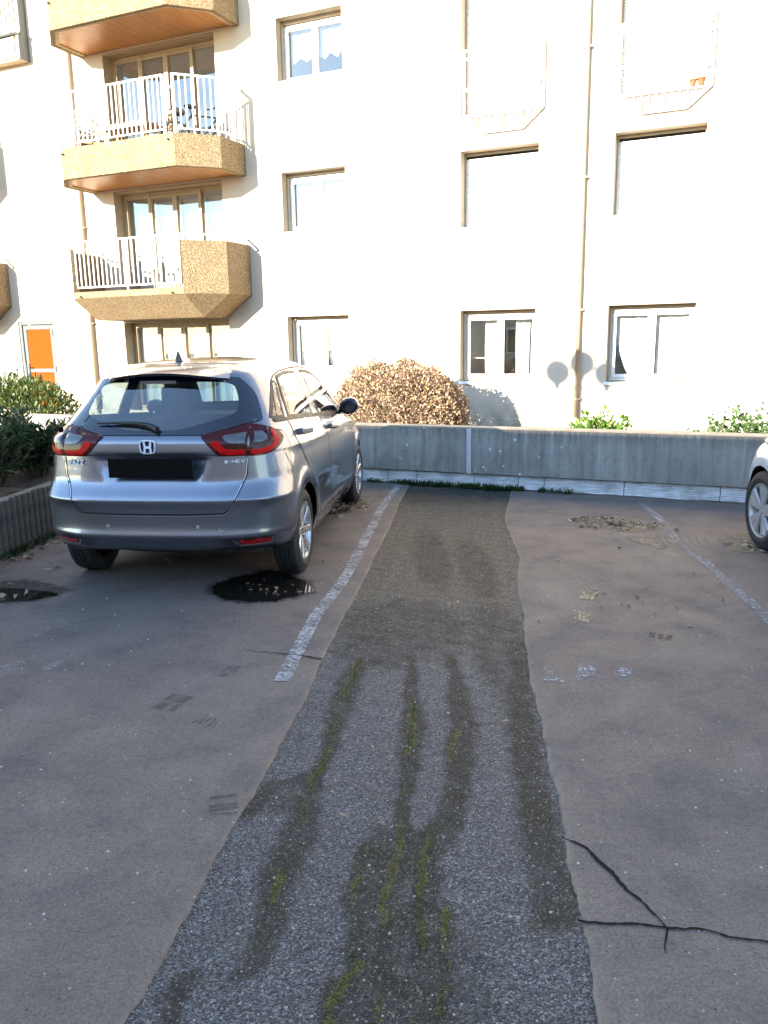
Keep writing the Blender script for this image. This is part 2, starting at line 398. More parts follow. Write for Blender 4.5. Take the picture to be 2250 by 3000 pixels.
# ------------------------------------------------------------------ mesh helpers
class MB:
    def __init__(s): s.v = []; s.f = []
    def add(s, vs, fs):
        o = len(s.v); s.v += [tuple(p) for p in vs]; s.f += [tuple(i + o for i in f) for f in fs]; return s
    def box(s, a, b):
        x0, y0, z0 = [min(p, q) for p, q in zip(a, b)]; x1, y1, z1 = [max(p, q) for p, q in zip(a, b)]
        return s.add([(x0,y0,z0),(x1,y0,z0),(x1,y1,z0),(x0,y1,z0),(x0,y0,z1),(x1,y0,z1),(x1,y1,z1),(x0,y1,z1)],
                     [(0,3,2,1),(4,5,6,7),(0,1,5,4),(1,2,6,5),(2,3,7,6),(3,0,4,7)])
    def bar(s, p, q, w, h, up=(0, 0, 1)):
        """rectangular bar from p to q, width w (sideways), height h (up)"""
        p, q = Vector(p), Vector(q); d = (q - p).normalized(); u = Vector(up)
        if abs(d.dot(u)) > .99: u = Vector((0, 1, 0))
        sd = d.cross(u).normalized(); u = sd.cross(d).normalized()
        vs = []
        for e in (p, q):
            for a, b in ((-1,-1),(1,-1),(1,1),(-1,1)): vs.append(e + sd * (a * w / 2) + u * (b * h / 2))
        return s.add(vs, [(0,1,2,3),(7,6,5,4),(0,4,5,1),(1,5,6,2),(2,6,7,3),(3,7,4,0)])
    def tube(s, pts, r, n=8, caps=True):
        pts = [Vector(p) for p in pts]; rs = r if isinstance(r, (list, tuple)) else [r] * len(pts)
        rings = []; prev = None
        for i, p in enumerate(pts):
            d = (pts[min(i + 1, len(pts) - 1)] - pts[max(i - 1, 0)])
            d = d.normalized() if d.length > 1e-9 else Vector((0, 0, 1))
            a = Vector((0, 0, 1)) if abs(d.z) < .9 else Vector((1, 0, 0))
            if prev is not None: a = prev
            u = (a - d * a.dot(d)).normalized(); w = d.cross(u); prev = u
            rings.append([p + (u * math.cos(t) + w * math.sin(t)) * rs[i] for t in [2 * math.pi * k / n for k in range(n)]])
        vs = [q for rg in rings for q in rg]; fs = []
        for i in range(len(pts) - 1):
            for k in range(n):
                fs.append((i*n+k, i*n+(k+1)%n, (i+1)*n+(k+1)%n, (i+1)*n+k))
        if caps: fs.append(tuple(range(n))[::-1]); fs.append(tuple((len(pts)-1)*n + k for k in range(n)))
        return s.add(vs, fs)
    def prism(s, poly, z0, z1):
        n = len(poly); vs = [(x, y, z0) for x, y in poly] + [(x, y, z1) for x, y in poly]
        return s.add(vs, [tuple(range(n))[::-1], tuple(range(n, 2 * n))] + [(i, (i+1) % n, n+(i+1) % n, n+i) for i in range(n)])
    def sphere(s, c, r, nu=16, nv=10, sc=(1, 1, 1)):
        vs = []; fs = []
        for j in range(nv + 1):
            t = math.pi * j / nv
            for i in range(nu):
                a = 2 * math.pi * i / nu
                vs.append((c[0] + r*sc[0]*math.sin(t)*math.cos(a), c[1] + r*sc[1]*math.sin(t)*math.sin(a), c[2] + r*sc[2]*math.cos(t)))
        for j in range(nv):
            for i in range(nu):
                fs.append((j*nu+i, (j+1)*nu+i, (j+1)*nu+(i+1)%nu, j*nu+(i+1)%nu))
        return s.add(vs, fs)
    def mesh(s, name):
        me = bpy.data.meshes.new(name); me.from_pydata(s.v, [], s.f); me.update(); return me
    def build(s, name, m, parent=None, smooth=False, bevel=0.0, seg=2, fixn=True):
        me = s.mesh(name)
        if fixn or bevel:
            bm = bmesh.new(); bm.from_mesh(me)
            bmesh.ops.recalc_face_normals(bm, faces=bm.faces)
            if bevel:
                es = [e for e in bm.edges if len(e.link_faces) == 2 and e.calc_face_angle(0) > .5]
                bmesh.ops.bevel(bm, geom=es, offset=bevel, segments=seg, profile=.6, affect='EDGES', clamp_overlap=True)
            bm.to_mesh(me); bm.free()
        return link(name, me, m, parent, smooth)

def link(name, me, m=None, parent=None, smooth=False, loc=None, rotz=None):
    if m is not None and not me.materials: me.materials.append(MATS[m] if isinstance(m, str) else m)
    if smooth:
        me.polygons.foreach_set('use_smooth', [True] * len(me.polygons))
    o = bpy.data.objects.new(name, me); COL.objects.link(o)
    if parent is not None: o.parent = parent
    if loc is not None: o.location = loc
    if rotz is not None: o.rotation_euler = (0, 0, rotz)
    return o

def autosmooth(me, ang=35):
    bm = bmesh.new(); bm.from_mesh(me)
    for f in bm.faces: f.smooth = True
    for e in bm.edges:
        if len(e.link_faces) != 2 or e.calc_face_angle(0) > R(ang): e.smooth = False
    bm.to_mesh(me); bm.free()

def empty(name, loc, rotz=0.0):
    o = bpy.data.objects.new(name, None); COL.objects.link(o)
    o.location = loc; o.rotation_euler = (0, 0, rotz); o.empty_display_size = .3
    return o

def tag(o, label=None, cat=None, group=None, kind=None):
    if label: o['label'] = label
    if cat: o['category'] = cat
    if group: o['group'] = group
    if kind: o['kind'] = kind
    return o

def fpoint(u, off, z):
    """facade coordinates to world"""
    p = NV * (FD - off) + TV * u; return Vector((p.x, p.y, z))
FD = 14.4
# ------------------------------------------------------------------ ground
SL = [(-.66,-6),(-.66,.6),(-.644,1.622),(-.626,1.69),(-.605,1.822),(-.578,2.042),(-.550,2.282),(-.522,2.438),(-.483,2.652),(-.445,2.923),(-.410,3.155),(-.372,3.43),(-.334,3.827),(-.263,4.405),(-.143,5.266),(-.068,5.951),(.04,6.769),(.152,7.909),(.288,8.892),(.33,9.3)]
SR = [(.47,-6),(.47,.6),(.488,1.597),(.494,1.652),(.512,1.792),(.538,1.953),(.552,2.158),(.570,2.334),(.602,2.593),(.615,2.774),(.639,3.027),(.665,3.313),(.702,3.736),(.809,4.499),(.892,5.24),(.997,5.716),(1.033,6.238),(1.057,6.694),(1.111,7.216),(1.378,8.477),(1.5,9.0)]
def wob(y, k, amp):
    return amp * (math.sin(y*9.1+k) + .7*math.sin(y*23.7+2.1*k) + .5*math.sin(y*61.3+k*3.3) + .35*math.sin(y*143.0+k*5))
def edge(tbl, y, k, amp):
    return float(np.interp(y, [p[1] for p in tbl], [p[0] for p in tbl])) + wob(y, k, amp)
def wall_y(x, d):   # y on the line n.p = d
    return (d - NV.x * x) / NV.y
WALL_D = 8.38

g0 = MB(); g0.add([(-150,-150,-.03),(150,-150,-.03),(150,150,-.03),(-150,150,-.03)], [(0,1,2,3)])
tag(g0.build('ground', 'ground'), kind='structure')

def float_attr(me, name, vals):
    a = me.attributes.new(name, 'FLOAT', 'POINT'); a.data.foreach_set('value', np.asarray(vals, dtype=np.float32))

def coat_sheet(name, tbl, k, amp, side):
    offs = [0, .005, .012, .025, .07, .15, .4, 1.0, 2.0, 4.0, 8.0, 16.0, 30.0]
    ys = list(np.arange(-6, .6, .5)) + list(np.arange(.6, 9.6, .02))
    vs = []; fs = []; ed = []
    far = (-30, -20, -12)
    ys = list(far) + ys
    for y in ys:
        e = edge(tbl, y, k, amp)
        for j, o in enumerate(offs):
            x = e + side * o
            yy = y
            lim = wall_y(x, WALL_D + .02)
            yy = min(y, lim) if y > 6 else y
            z = 0.0 if j > 1 else (-.012 if j == 0 else -.002)
            vs.append((x, yy, z)); ed.append([1, .9, .35, 0, 0, 0][j] if j < 6 else 0)
    n = len(offs)
    for i in range(len(ys) - 1):
        for j in range(n - 1):
            q = (i*n+j, i*n+j+1, (i+1)*n+j+1, (i+1)*n+j)
            fs.append(q if side > 0 else q[::-1])
    me = bpy.data.meshes.new(name); me.from_pydata(vs, [], fs); me.update()
    float_attr(me, 'edge', np.array(ed) * (1.0 if side > 0 else .45))
    o = link(name, me, 'coat', smooth=True); tag(o, kind='structure'); return o
coat_sheet('parking_pavement', SL, 1.3, .0025, -1)
coat_sheet('parking_pavement', SR, 4.2, .0042, 1)
# beyond the wall line to the left and far right the sheets end at the wall: small apron behind it
MOSS = [[(-.141,3.872),(-.204,3.365),(-.241,2.927),(-.281,2.711),(-.299,2.436),(-.329,2.206),(-.342,2.05)],
        [(.12,3.535),(.101,3.035),(.057,2.541),(.009,2.197),(-.014,2.034),(-.021,1.89),(-.016,1.762),(-.034,1.649),(-.05,1.4)],
        [(.286,3.092),(.231,2.695),(.208,2.522),(.102,2.255),(.087,2.031),(.081,1.843),(.069,1.721),(.047,1.612),(.03,1.4)],
        [(-.075,2.297),(-.101,2.132),(-.096,1.947),(-.098,1.822),(-.134,1.718),(-.152,1.658),(-.16,1.4)],
        [(.16,2.0),(.14,1.85),(.125,1.735),(.111,1.618),(.10,1.4)]]
DAMP = [(MOSS[0]+[(-.354,1.871),(-.392,1.787)], .048), ([(-.491,2.513),(-.425,2.65),(-.302,2.746)], .045), ([(.13,3.9)]+MOSS[1][:5], .042),
        ([(.33,3.9),(.335,3.394),(.301,2.852),(.227,2.449),(.12,2.255)], .048), ([(-.53,1.75),(-.56,1.55),(-.58,1.4)], .04)]
EDGE_DAMP = [(.72,4.0),(.603,3.406),(.522,2.629),(.492,2.228),(.462,1.95)]
def poly_dist(P, line):
    P = np.asarray(P); best = np.full(len(P), 9.0); tpar = np.zeros(len(P))
    for a, b in zip(line[:-1], line[1:]):
        a = np.array(a); b = np.array(b); d = b - a; L = (d**2).sum()
        t = np.clip(((P - a) @ d) / L, 0, 1); q = a + t[:, None] * d
        r = np.sqrt(((P - q)**2).sum(1)); best = np.minimum(best, r)
    return best
def make_strip():
    ys = np.concatenate([np.arange(-6, .8, .2), np.arange(.8, 9.4, .022)])
    nx = 64; vs = []; fs = []
    for y in ys:
        a = edge(SL, y, 1.3, .0025) - .03; b = edge(SR, y, 4.2, .0042) + .03
        for j in range(nx):
            x = a + (b - a) * j / (nx - 1)
            vs.append((x, min(y, wall_y(x, WALL_D + .02)), -.009 + .0035*math.sin(x*31+y*17)*math.sin(y*23-x*11)))
    for i in range(len(ys) - 1):
        for j in range(nx - 1): fs.append((i*nx+j, i*nx+j+1, (i+1)*nx+j+1, (i+1)*nx+j))
    P = np.array(vs)[:, :2]
    # wander the lookup so bands are irregular
    W = P + np.stack([.006*np.sin(P[:,1]*13+P[:,0]*5)+.004*np.sin(P[:,1]*37+1)+.003*np.sin(P[:,1]*71+2), .02*np.sin(P[:,0]*25+P[:,1]*6)], 1)
    moss = np.zeros(len(P)); damp = np.zeros(len(P))
    for ln in MOSS:
        d = poly_dist(W, ln)
        gate = .75 + .5*np.sin(P[:,1]*7 + 40*ln[0][0]) + .35*np.sin(P[:,1]*19 + 11*ln[0][0])
        moss = np.maximum(moss, np.clip(1.3 - d/.022, 0, 1) * np.clip(gate, 0, 1))
        damp = np.maximum(damp, np.clip(1.5 - d/.03, 0, 1))
    for ln, wd in DAMP:
        d = poly_dist(W, ln); damp = np.maximum(damp, np.clip(1.5 - d/(wd*(1+.3*np.sin(P[:,1]*5.3+ln[0][0]*30))), 0, 1))
    lx = np.interp(P[:,1], [1.3,1.61,1.74,1.80,2.26,2.457], [-.19,-.183,-.169,-.11,-.113,-.04]); rx = np.interp(P[:,1], [1.3,1.6,1.8,2.19,2.457], [.14,.138,.155,.159,.10])
    area = np.clip(np.minimum(W[:,0]-lx, rx-W[:,0])/.03 + .5, 0, 1)*np.clip((2.46-P[:,1])/.1, 0, 1)*.85
    for (hx_, hy_) in ((.035,2.1),(.03,1.84)):
        area *= np.clip((((P[:,0]-hx_)/.035)**2+((P[:,1]-hy_)/.10)**2)*.8, .15, 1)
    damp = np.maximum(damp, area)
    d = poly_dist(W, EDGE_DAMP); damp = np.maximum(damp, np.clip(1.4 - d/.07, 0, 1))
    far = np.clip((P[:,1] - 3.6)/1.6, 0, 1)
    # dark patches in the middle distance
    for (cx, cy, rx, ry) in [(.10,4.35,.45,.55),(.62,4.0,.2,.9),(.35,5.9,.16,1.0),(.66,5.6,.15,.9),(-.05,4.0,.25,.3),(.75,8.3,.9,.5),(-.35,2.6,.12,.12),(.05,1.75,.22,.3)]:
        q = ((P[:,0]-cx)/rx)**2 + ((P[:,1]-cy)/ry)**2
        damp = np.maximum(damp, np.clip(1.0 - q*.8, 0, .62))
    me = bpy.data.meshes.new('asphalt_strip'); me.from_pydata(vs, [], fs); me.update()
    float_attr(me, 'moss', moss); float_attr(me, 'damp', damp); float_attr(me, 'far', far)
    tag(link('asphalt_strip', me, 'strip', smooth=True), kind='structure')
make_strip()

# flat marks lying on the coating -------------------------------------------------
def ribbon(name, pts, w, m, z, jit=.0, parent=None, k=0):
    """irregular ribbon along pts; w number or list"""
    vs = []; fs = []; P = []
    for (a, b) in zip(pts[:-1], pts[1:]):
        n = max(2, int(math.dist(a, b) / .02))
        for i in range(n): P.append((a[0]+(b[0]-a[0])*i/n, a[1]+(b[1]-a[1])*i/n))
    P.append(pts[-1]); rnd = random.Random(k + 5)
    for i, p in enumerate(P):
        a = P[max(i-1, 0)]; b = P[min(i+1, len(P)-1)]
        dx, dy = b[0]-a[0], b[1]-a[1]; L = math.hypot(dx, dy) or 1
        nx, ny = -dy/L, dx/L
        ww = w if not isinstance(w, (list, tuple)) else np.interp(i/(len(P)-1), np.linspace(0, 1, len(w)), w)
        j1 = rnd.uniform(-jit, jit); j2 = rnd.uniform(-jit, jit)
        vs.append((p[0]+nx*(ww/2+j1), p[1]+ny*(ww/2+j1), z)); vs.append((p[0]-nx*(ww/2+j2), p[1]-ny*(ww/2+j2), z))
    for i in range(len(P)-1): fs.append((2*i, 2*i+1, 2*i+3, 2*i+2))
    me = bpy.data.meshes.new(name); me.from_pydata(vs, [], fs); me.update()
    return tag(link(name, me, m), kind='structure')
ribbon('parking_line', [(.176,8.95),(.07,8.304),(-.036,7.57),(-.128,6.673),(-.22,5.834),(-.281,5.274),(-.337,4.953),(-.413,4.556),(-.462,4.059),(-.506,3.594)], .080, 'paint', .004, .003, k=1)
ribbon('parking_line', [(2.53,7.773),(2.496,7.234),(2.438,6.713),(2.353,6.284),(2.308,5.822),(2.31,5.523),(2.261,5.068),(2.231,4.703),(2.187,4.34),(2.12,3.6),(2.06,3.0)], .072, 'paint_faint', .004, .004, k=2)
def wig(pts, amp, k, step=.025):
    r = random.Random(k); out = [pts[0]]
    for a, b in zip(pts[:-1], pts[1:]):
        n = max(1, int(math.dist(a, b)/step))
        for i in range(1, n+1):
            out.append((a[0]+(b[0]-a[0])*i/n + (r.uniform(-amp, amp) if i < n else 0), a[1]+(b[1]-a[1])*i/n + (r.uniform(-amp, amp) if i < n else 0)))
    return out
ribbon('pavement_crack', wig([(.562,2.325),(.627,2.268),(.662,2.171),(.695,2.066),(.73,1.998),(.758,1.907)], .0035, 3), [.006,.012,.015,.010,.008,.006], 'crack_shade', .003, .0025, k=3)
ribbon('pavement_crack', wig([(.521,1.941),(.581,1.928),(.691,1.922),(.758,1.907),(.859,1.897),(.914,1.867),(1.007,1.849),(1.2,1.82)], .003, 4), [.011,.009,.009,.008,.006,.004], 'crack_shade', .0034, .0018, k=4)
ribbon('pavement_crack', wig([(.759,1.904),(.733,1.849),(.72,1.812)], .002, 5), [.006,.005,.002], 'crack_shade', .0038, .001, k=5)
ribbon('pavement_crack', wig([(-.74,3.99),(-.57,3.948),(-.459,3.915),(-.326,3.854)], .004, 6), [.002,.006,.010,.012], 'crack_shade', .0046, .002, k=6)

def blob(name, pts, m, z, k=0, wobble=.03, sub=10):
    """closed irregular patch through control points (smooth outline)"""
    n = len(pts); out = []
    for i in range(n):
        p0, p1, p2, p3 = [np.array(pts[(i+j-1) % n]) for j in range(4)]
        for s in range(sub):
            t = s/sub
            q = .5*((2*p1)+(-p0+p2)*t+(2*p0-5*p1+4*p2-p3)*t*t+(-p0+3*p1-3*p2+p3)*t**3)
            out.append(q)
    c = np.mean(out, 0); r = random.Random(k); ph = [r.uniform(0, 6.28) for _ in range(4)]
    vs = []
    for i, q in enumerate(out):
        a = i/len(out)*2*math.pi
        s = 1 + wobble*(math.sin(5*a+ph[0])+.7*math.sin(11*a+ph[1])+.5*math.sin(23*a+ph[2])+.3*math.sin(41*a+ph[3]))
        q = c + (q-c)*s; vs.append((q[0], q[1], z))
    n_ = len(vs); V = list(vs) + [(c[0]+(v[0]-c[0])*.78, c[1]+(v[1]-c[1])*.78, z) for v in vs] + [(c[0], c[1], z)]
    F = [(i, (i+1) % n_, n_+(i+1) % n_, n_+i) for i in range(n_)] + [(n_+i, n_+(i+1) % n_, 2*n_) for i in range(n_)]
    me = bpy.data.meshes.new(name); me.from_pydata(V, [], F); me.update()
    float_attr(me, 'fade', [0.0]*n_ + [.9]*n_ + [1.0])
    o = link(name, me, m); tag(o, kind='structure'); return o, [v[:2] for v in vs]
PUD_R = [(-1.159,5.112),(-1.024,5.382),(-.80,5.50),(-.583,5.30),(-.50,5.0),(-.651,4.867),(-.838,4.808),(-1.054,4.924)]
PUD_L = [(-3.1,5.3),(-2.686,5.355),(-2.474,5.359),(-2.169,5.13),(-2.255,4.953),(-2.461,4.874),(-3.1,4.75)]
cR = np.mean(PUD_R, 0)
blob('damp_patch', [tuple(cR + (np.array(p)-cR)*1.28) for p in PUD_R], 'damp_stain', .0015, 1)
blob('puddle', PUD_R, 'puddle', .003, 2, .045)
cL = np.mean(PUD_L, 0)
blob('damp_patch', [tuple(cL + (np.array(p)-cL)*1.25) for p in PUD_L], 'damp_stain', .0015, 3)
blob('puddle', [tuple(cL + (np.array(p)-cL)*np.array([1,.6])+np.array([0,-.07])) for p in PUD_L], 'puddle', .003, 4, .02)
blob('damp_patch', [(-.75,7.3),(-.35,7.5),(-.12,7.9),(-.2,8.2),(-.5,8.1),(-.8,7.7)], 'damp_stain', .0015, 5)
blob('sand_patch', [(1.70,6.98),(2.047,7.25),(2.30,6.97),(2.42,6.60),(2.13,6.42),(1.85,6.56)], 'sand', .0015, 6)
blob('sand_patch', [(1.96,6.36),(2.184,6.296),(2.23,6.07),(2.12,5.88),(2.09,6.05),(2.0,6.13)], 'sand', .003, 7, .05)
blob('sand_patch', [(2.63,6.20),(2.865,6.42),(3.2,6.45),(3.3,5.9),(2.9,5.72),(2.60,5.80)], 'sand', .003, 8, .04)
blob('sand_patch', [(-.32,7.55),(-.15,7.75),(-.1,8.0),(-.25,8.1),(-.4,7.8)], 'sand', .0032, 9, .04)
for i, (a, rx, ry) in enumerate([((2.55,6.0),.20,.42),((2.42,5.85),.28,.5),((2.5,5.62),.3,.45)]):
    pass
# skid rings beside the white car's wheel
for i in range(7):
    rr = .42 + i*.055
    ribbon('tyre_scuff', [(2.98 - rr*1.05*math.cos(t), 6.05 - rr*1.15*math.sin(t)) for t in np.linspace(-.55, .85, 12)], [.001, .007, .005, .001], 'mud', .0022 + i*.0002, .002, k=20+i)

def tread_print(name, corners, bars, m, z, k, lugs=4, gap=.35):
    """tyre tread mark: oblique lugs arranged in rows inside the quad given by corners (a,b,c,d)"""
    a, b, c, d = [np.array(p) for p in corners]; r = random.Random(k); mb = MB()
    def P(s, t): return a*(1-s)*(1-t) + b*s*(1-t) + c*s*t + d*(1-s)*t
    for i in range(bars):
        for j in range(lugs):
            if r.random() < .12: continue
            s0 = (i + .5*gap + r.uniform(-.06, .06))/bars; s1 = (i + 1 - .5*gap + r.uniform(-.06, .06))/bars
            t0 = (j + .07)/lugs; t1 = (j + .93)/lugs; sk = .05
            q = [P(s0, t0), P(s1, t0), P(s1 + sk, t1), P(s0 + sk, t1)]
            q = [p + np.array([r.uniform(-.003, .003), r.uniform(-.003, .003)]) for p in q]
            mb.add([(p[0], p[1], z) for p in q], [(0, 1, 2, 3)])
    o = mb.build(name, m, fixn=False); tag(o, kind='structure'); return o
tread_print('sand_print', [(1.203,4.758),(1.295,4.727),(1.37,4.913),(1.271,4.933)], 3, 'sand_print', .003, 1, 1, .2)
tread_print('sand_print', [(1.09,4.40),(1.16,4.32),(1.21,4.48),(1.12,4.58)], 4, 'sand_print', .003, 2, 3, .3)
tread_print('mud_print', [(1.419,4.09),(1.527,4.025),(1.562,4.113),(1.449,4.18)], 3, 'mud', .003, 3, 1, .25)
tread_print('mud_print', [(-1.066,3.317),(-.95,3.28),(-.90,3.44),(-1.0,3.48)], 6, 'mud', .003, 4, 2, .45)
tread_print('mud_print', [(-.655,2.60),(-.625,2.47),(-.515,2.49),(-.545,2.63)], 5, 'mud', .003, 5, 1, .4)
tread_print('mud_print', [(-.84,3.66),(-.76,3.64),(-.74,3.78),(-.80,3.80)], 4, 'mud', .003, 6, 3, .5)
tread_print('mud_print', [(-.85,3.18),(-.73,3.12),(-.72,3.2),(-.82,3.24)], 5, 'mud', .003, 7, 2, .7)
for i, (a, b) in enumerate([((-1.90,3.77),(-1.84,3.97)),((-1.72,3.78),(-1.66,3.98)),((-2.0,3.80),(-1.93,3.86))]):
    ribbon('painted_digit', [a, b], .05, 'chalk', .003, .006, k=30+i)
for i, (p, q, w) in enumerate([((.76,3.54),(.80,3.72),.05),((.78,3.56),(.84,3.55),.04),((.93,3.54),(1.00,3.72),.08),((.97,3.56),(1.04,3.60),.05),((1.12,3.52),(1.18,3.68),.06),((1.08,3.56),(1.12,3.6),.04)]):
    ribbon('painted_digit', [p, q], w, 'chalk', .003 + .0002*i, .007, k=40+i)

# ------------------------------------------------------------------ low wall
def facade_frame(name, d):
    return empty(name, NV * d, -FA)     # local x along wall (right), local y into the facade
WALL = facade_frame('low_concrete_wall', WALL_D)
tag(WALL, 'long low grey concrete wall with rain streaks closing off the car park', 'wall')
mb = MB(); mb.box((-2.694, -.0, .155), (12, .16, .648)); mb.build('wall_panel', 'concrete_wall', WALL, bevel=.006)
mb = MB(); mb.box((-14, .0, .155), (-2.755, .16, .648)); mb.build('wall_panel', 'concrete_wall', WALL, bevel=.006)
mb = MB(); mb.box((-2.752, -.006, .15), (-2.697, .1, .650)); mb.build('joint_strip', 'joint', WALL, bevel=.003)
mb = MB(); mb.box((-14, .004, .649), (12, .17, .668)); mb.build('coping', 'coping', WALL, bevel=.004)
mb = MB(); mb.box((-14, .06, -.03), (12, .15, .155)); mb.build('wall_footing', 'concrete_wall', WALL)
seams = [-14,-11.5,-9.2,-7.0,-5.2,-4.3,-3.714,-3.353,-2.665,-2.167,-1.883,-1.056,-.139,.9,2.1,3.4,5.0,7.0,9.0,12]
for a, b in zip(seams[:-1], seams[1:]):
    mb = MB(); nrib = 9; vs = []; r = random.Random(int(a*100))
    prof = []
    for i in range(nrib*2+1):
        z = .004 + (.150-.004)*i/(nrib*2)
        prof.append((.012 + .028*(z/.15) - (.006 if i % 2 else 0), z))
    nseg = max(2, int((b-a)/.12))
    for i in range(nseg+1):
        x = a + .004 + (b-a-.008)*i/nseg
        for (y, z) in prof: vs.append((x, y + r.uniform(-.003, .003) - .015*(1-z/.15), z + (r.uniform(-.004, .004) if z < .02 else 0)))
    m_ = len(prof); fs = [(i*m_+j, (i+1)*m_+j, (i+1)*m_+j+1, i*m_+j+1) for i in range(nseg) for j in range(m_-1)]
    MB().add(vs, fs).build('flashing_strip', 'flashing', WALL)

# bed behind the wall
mb = MB(); c4 = [fpoint(-16, FD-WALL_D-.16, .05), fpoint(14, FD-WALL_D-.16, .05), fpoint(14, -.1, .05), fpoint(-16, -.1, .05)]
mb.add(c4, [(0,1,2,3)]); tag(mb.build('planting_bed', 'soil', fixn=False), kind='structure')

# ------------------------------------------------------------------ apartment building
BLD = facade_frame('apartment_building', FD)
tag(BLD, 'sunlit cream apartment block with balconies, shuttered windows and downpipes', 'building')
U0, U1, ZT = -34.0, 16.0, 12.0
W1 = (-8.545, -7.155); W2 = (-4.865, -3.465); W3 = (-2.21, -.806); BW = (-12.77, -9.955)
SH = -6.79
holes = [(BW[0],BW[1],.15,2.14),(BW[0],BW[1],2.72,4.875),(BW[0],BW[1],5.12,7.59),(BW[0],BW[1],7.86,10.32),
         (BW[0]+SH,BW[1]+SH,.15,2.14),(BW[0]+SH,BW[1]+SH,2.72,4.875),(BW[0]+SH,BW[1]+SH,5.45,7.59),
         (W1[0],W1[1],1.03,2.135),(W1[0],W1[1],3.76,4.865),(W1[0],W1[1],6.49,7.595),(W1[0],W1[1],9.22,10.32),
         (W2[0],W2[1],.86,2.14),(W2[0],W2[1],3.59,4.877),(W2[0],W2[1],5.45,7.60),(W2[0],W2[1],8.18,10.33),
         (W3[0],W3[1],.86,2.15),(W3[0],W3[1],3.60,4.887),(W3[0],W3[1],5.45,7.61),(W3[0],W3[1],8.18,10.34),
         (-16.01,-14.85,.10,2.235)]
# a few more bays off to the right and left, as the block goes on
for du in (5.6, 8.2):
    for zz in (0, 2.73, 5.46, 8.19): holes.append((W3[0]+du, W3[1]+du, .86+zz, 2.15+zz))
us = sorted({U0, U1} | {h[0] for h in holes} | {h[1] for h in holes}); zs = sorted({-.05, ZT} | {h[2] for h in holes} | {h[3] for h in holes})
mb = MB()
for a, b in zip(us[:-1], us[1:]):
    for c_, d_ in zip(zs[:-1], zs[1:]):
        um, zm = (a+b)/2, (c_+d_)/2
        if any(h[0] < um < h[1] and h[2] < zm < h[3] for h in holes): continue
        mb.add([(a,0,c_),(b,0,c_),(b,0,d_),(a,0,d_)], [(0,1,2,3)])
mb.add([(U0,0,-.05),(U0,11,-.05),(U0,11,ZT),(U0,0,ZT),(U1,0,-.05),(U1,11,-.05),(U1,11,ZT),(U1,0,ZT)], [(0,3,2,1),(4,5,6,7),(3,7,6,2)])
mb.build('wall', 'stucco', BLD, fixn=False)
mb = MB(); mb.box((-14.4, -.035, -.05), (U1, -.001, .19)); mb.build('plinth', 'stucco', BLD, bevel=.01)
REV = .30
mb = MB(); mr = MB()
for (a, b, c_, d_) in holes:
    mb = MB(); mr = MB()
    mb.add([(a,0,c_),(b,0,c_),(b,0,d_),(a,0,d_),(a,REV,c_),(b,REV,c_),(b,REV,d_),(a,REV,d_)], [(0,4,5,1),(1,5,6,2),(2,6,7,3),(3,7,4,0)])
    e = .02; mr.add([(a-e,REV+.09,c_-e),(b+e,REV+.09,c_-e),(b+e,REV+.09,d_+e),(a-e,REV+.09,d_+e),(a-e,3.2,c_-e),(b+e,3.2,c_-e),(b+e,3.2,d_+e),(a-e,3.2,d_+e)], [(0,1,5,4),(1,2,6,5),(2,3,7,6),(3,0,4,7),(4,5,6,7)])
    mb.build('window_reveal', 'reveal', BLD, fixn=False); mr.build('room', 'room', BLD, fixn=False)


def rect_frame(mb, a, b, c_, d_, w, y0, y1, wb=None):
    wb = wb or w
    mb.box((a, y0, c_), (a+w, y1, d_)); mb.box((b-w, y0, c_), (b, y1, d_))
    mb.box((a+w, y0, d_-w), (b-w, y1, d_)); mb.box((a+w, y0, c_), (b-w, y1, c_+wb))

def pleat(a, b, c_, d_, y, amp=.018, k=0, zig=0.0, m='curtain', dens=26, parent=None):
    r = random.Random(k); n = max(8, int((b-a)*dens*4)); vs = []; fs = []; rows = 6
    ph = r.uniform(0, 6)
    for i in range(n+1):
        x = a + (b-a)*i/n; s = i/n
        dy = amp*math.sin(x*dens*2 + ph + .8*math.sin(x*9+ph))
        zb = c_ + zig*abs(((s*2.0 + .25) % 1.0) - .5)*2
        for j in range(rows+1):
            t = j/rows; vs.append((x + .006*math.sin(t*5+x*30), y + dy*(1.15-.4*t), zb + (d_-zb)*t))
    for i in range(n):
        for j in range(rows): fs.append((i*(rows+1)+j, (i+1)*(rows+1)+j, (i+1)*(rows+1)+j+1, i*(rows+1)+j+1))
    me = bpy.data.meshes.new('curtain'); me.from_pydata(vs, [], fs); me.update()
    return link('curtain', me, m, parent, smooth=True)

def pane(a, b, c_, d_, y, parent):
    return MB().add([(a,y,c_),(b,y,c_),(b,y,d_),(a,y,d_)], [(0,1,2,3)]).build('pane', 'window_glass', parent, fixn=False)

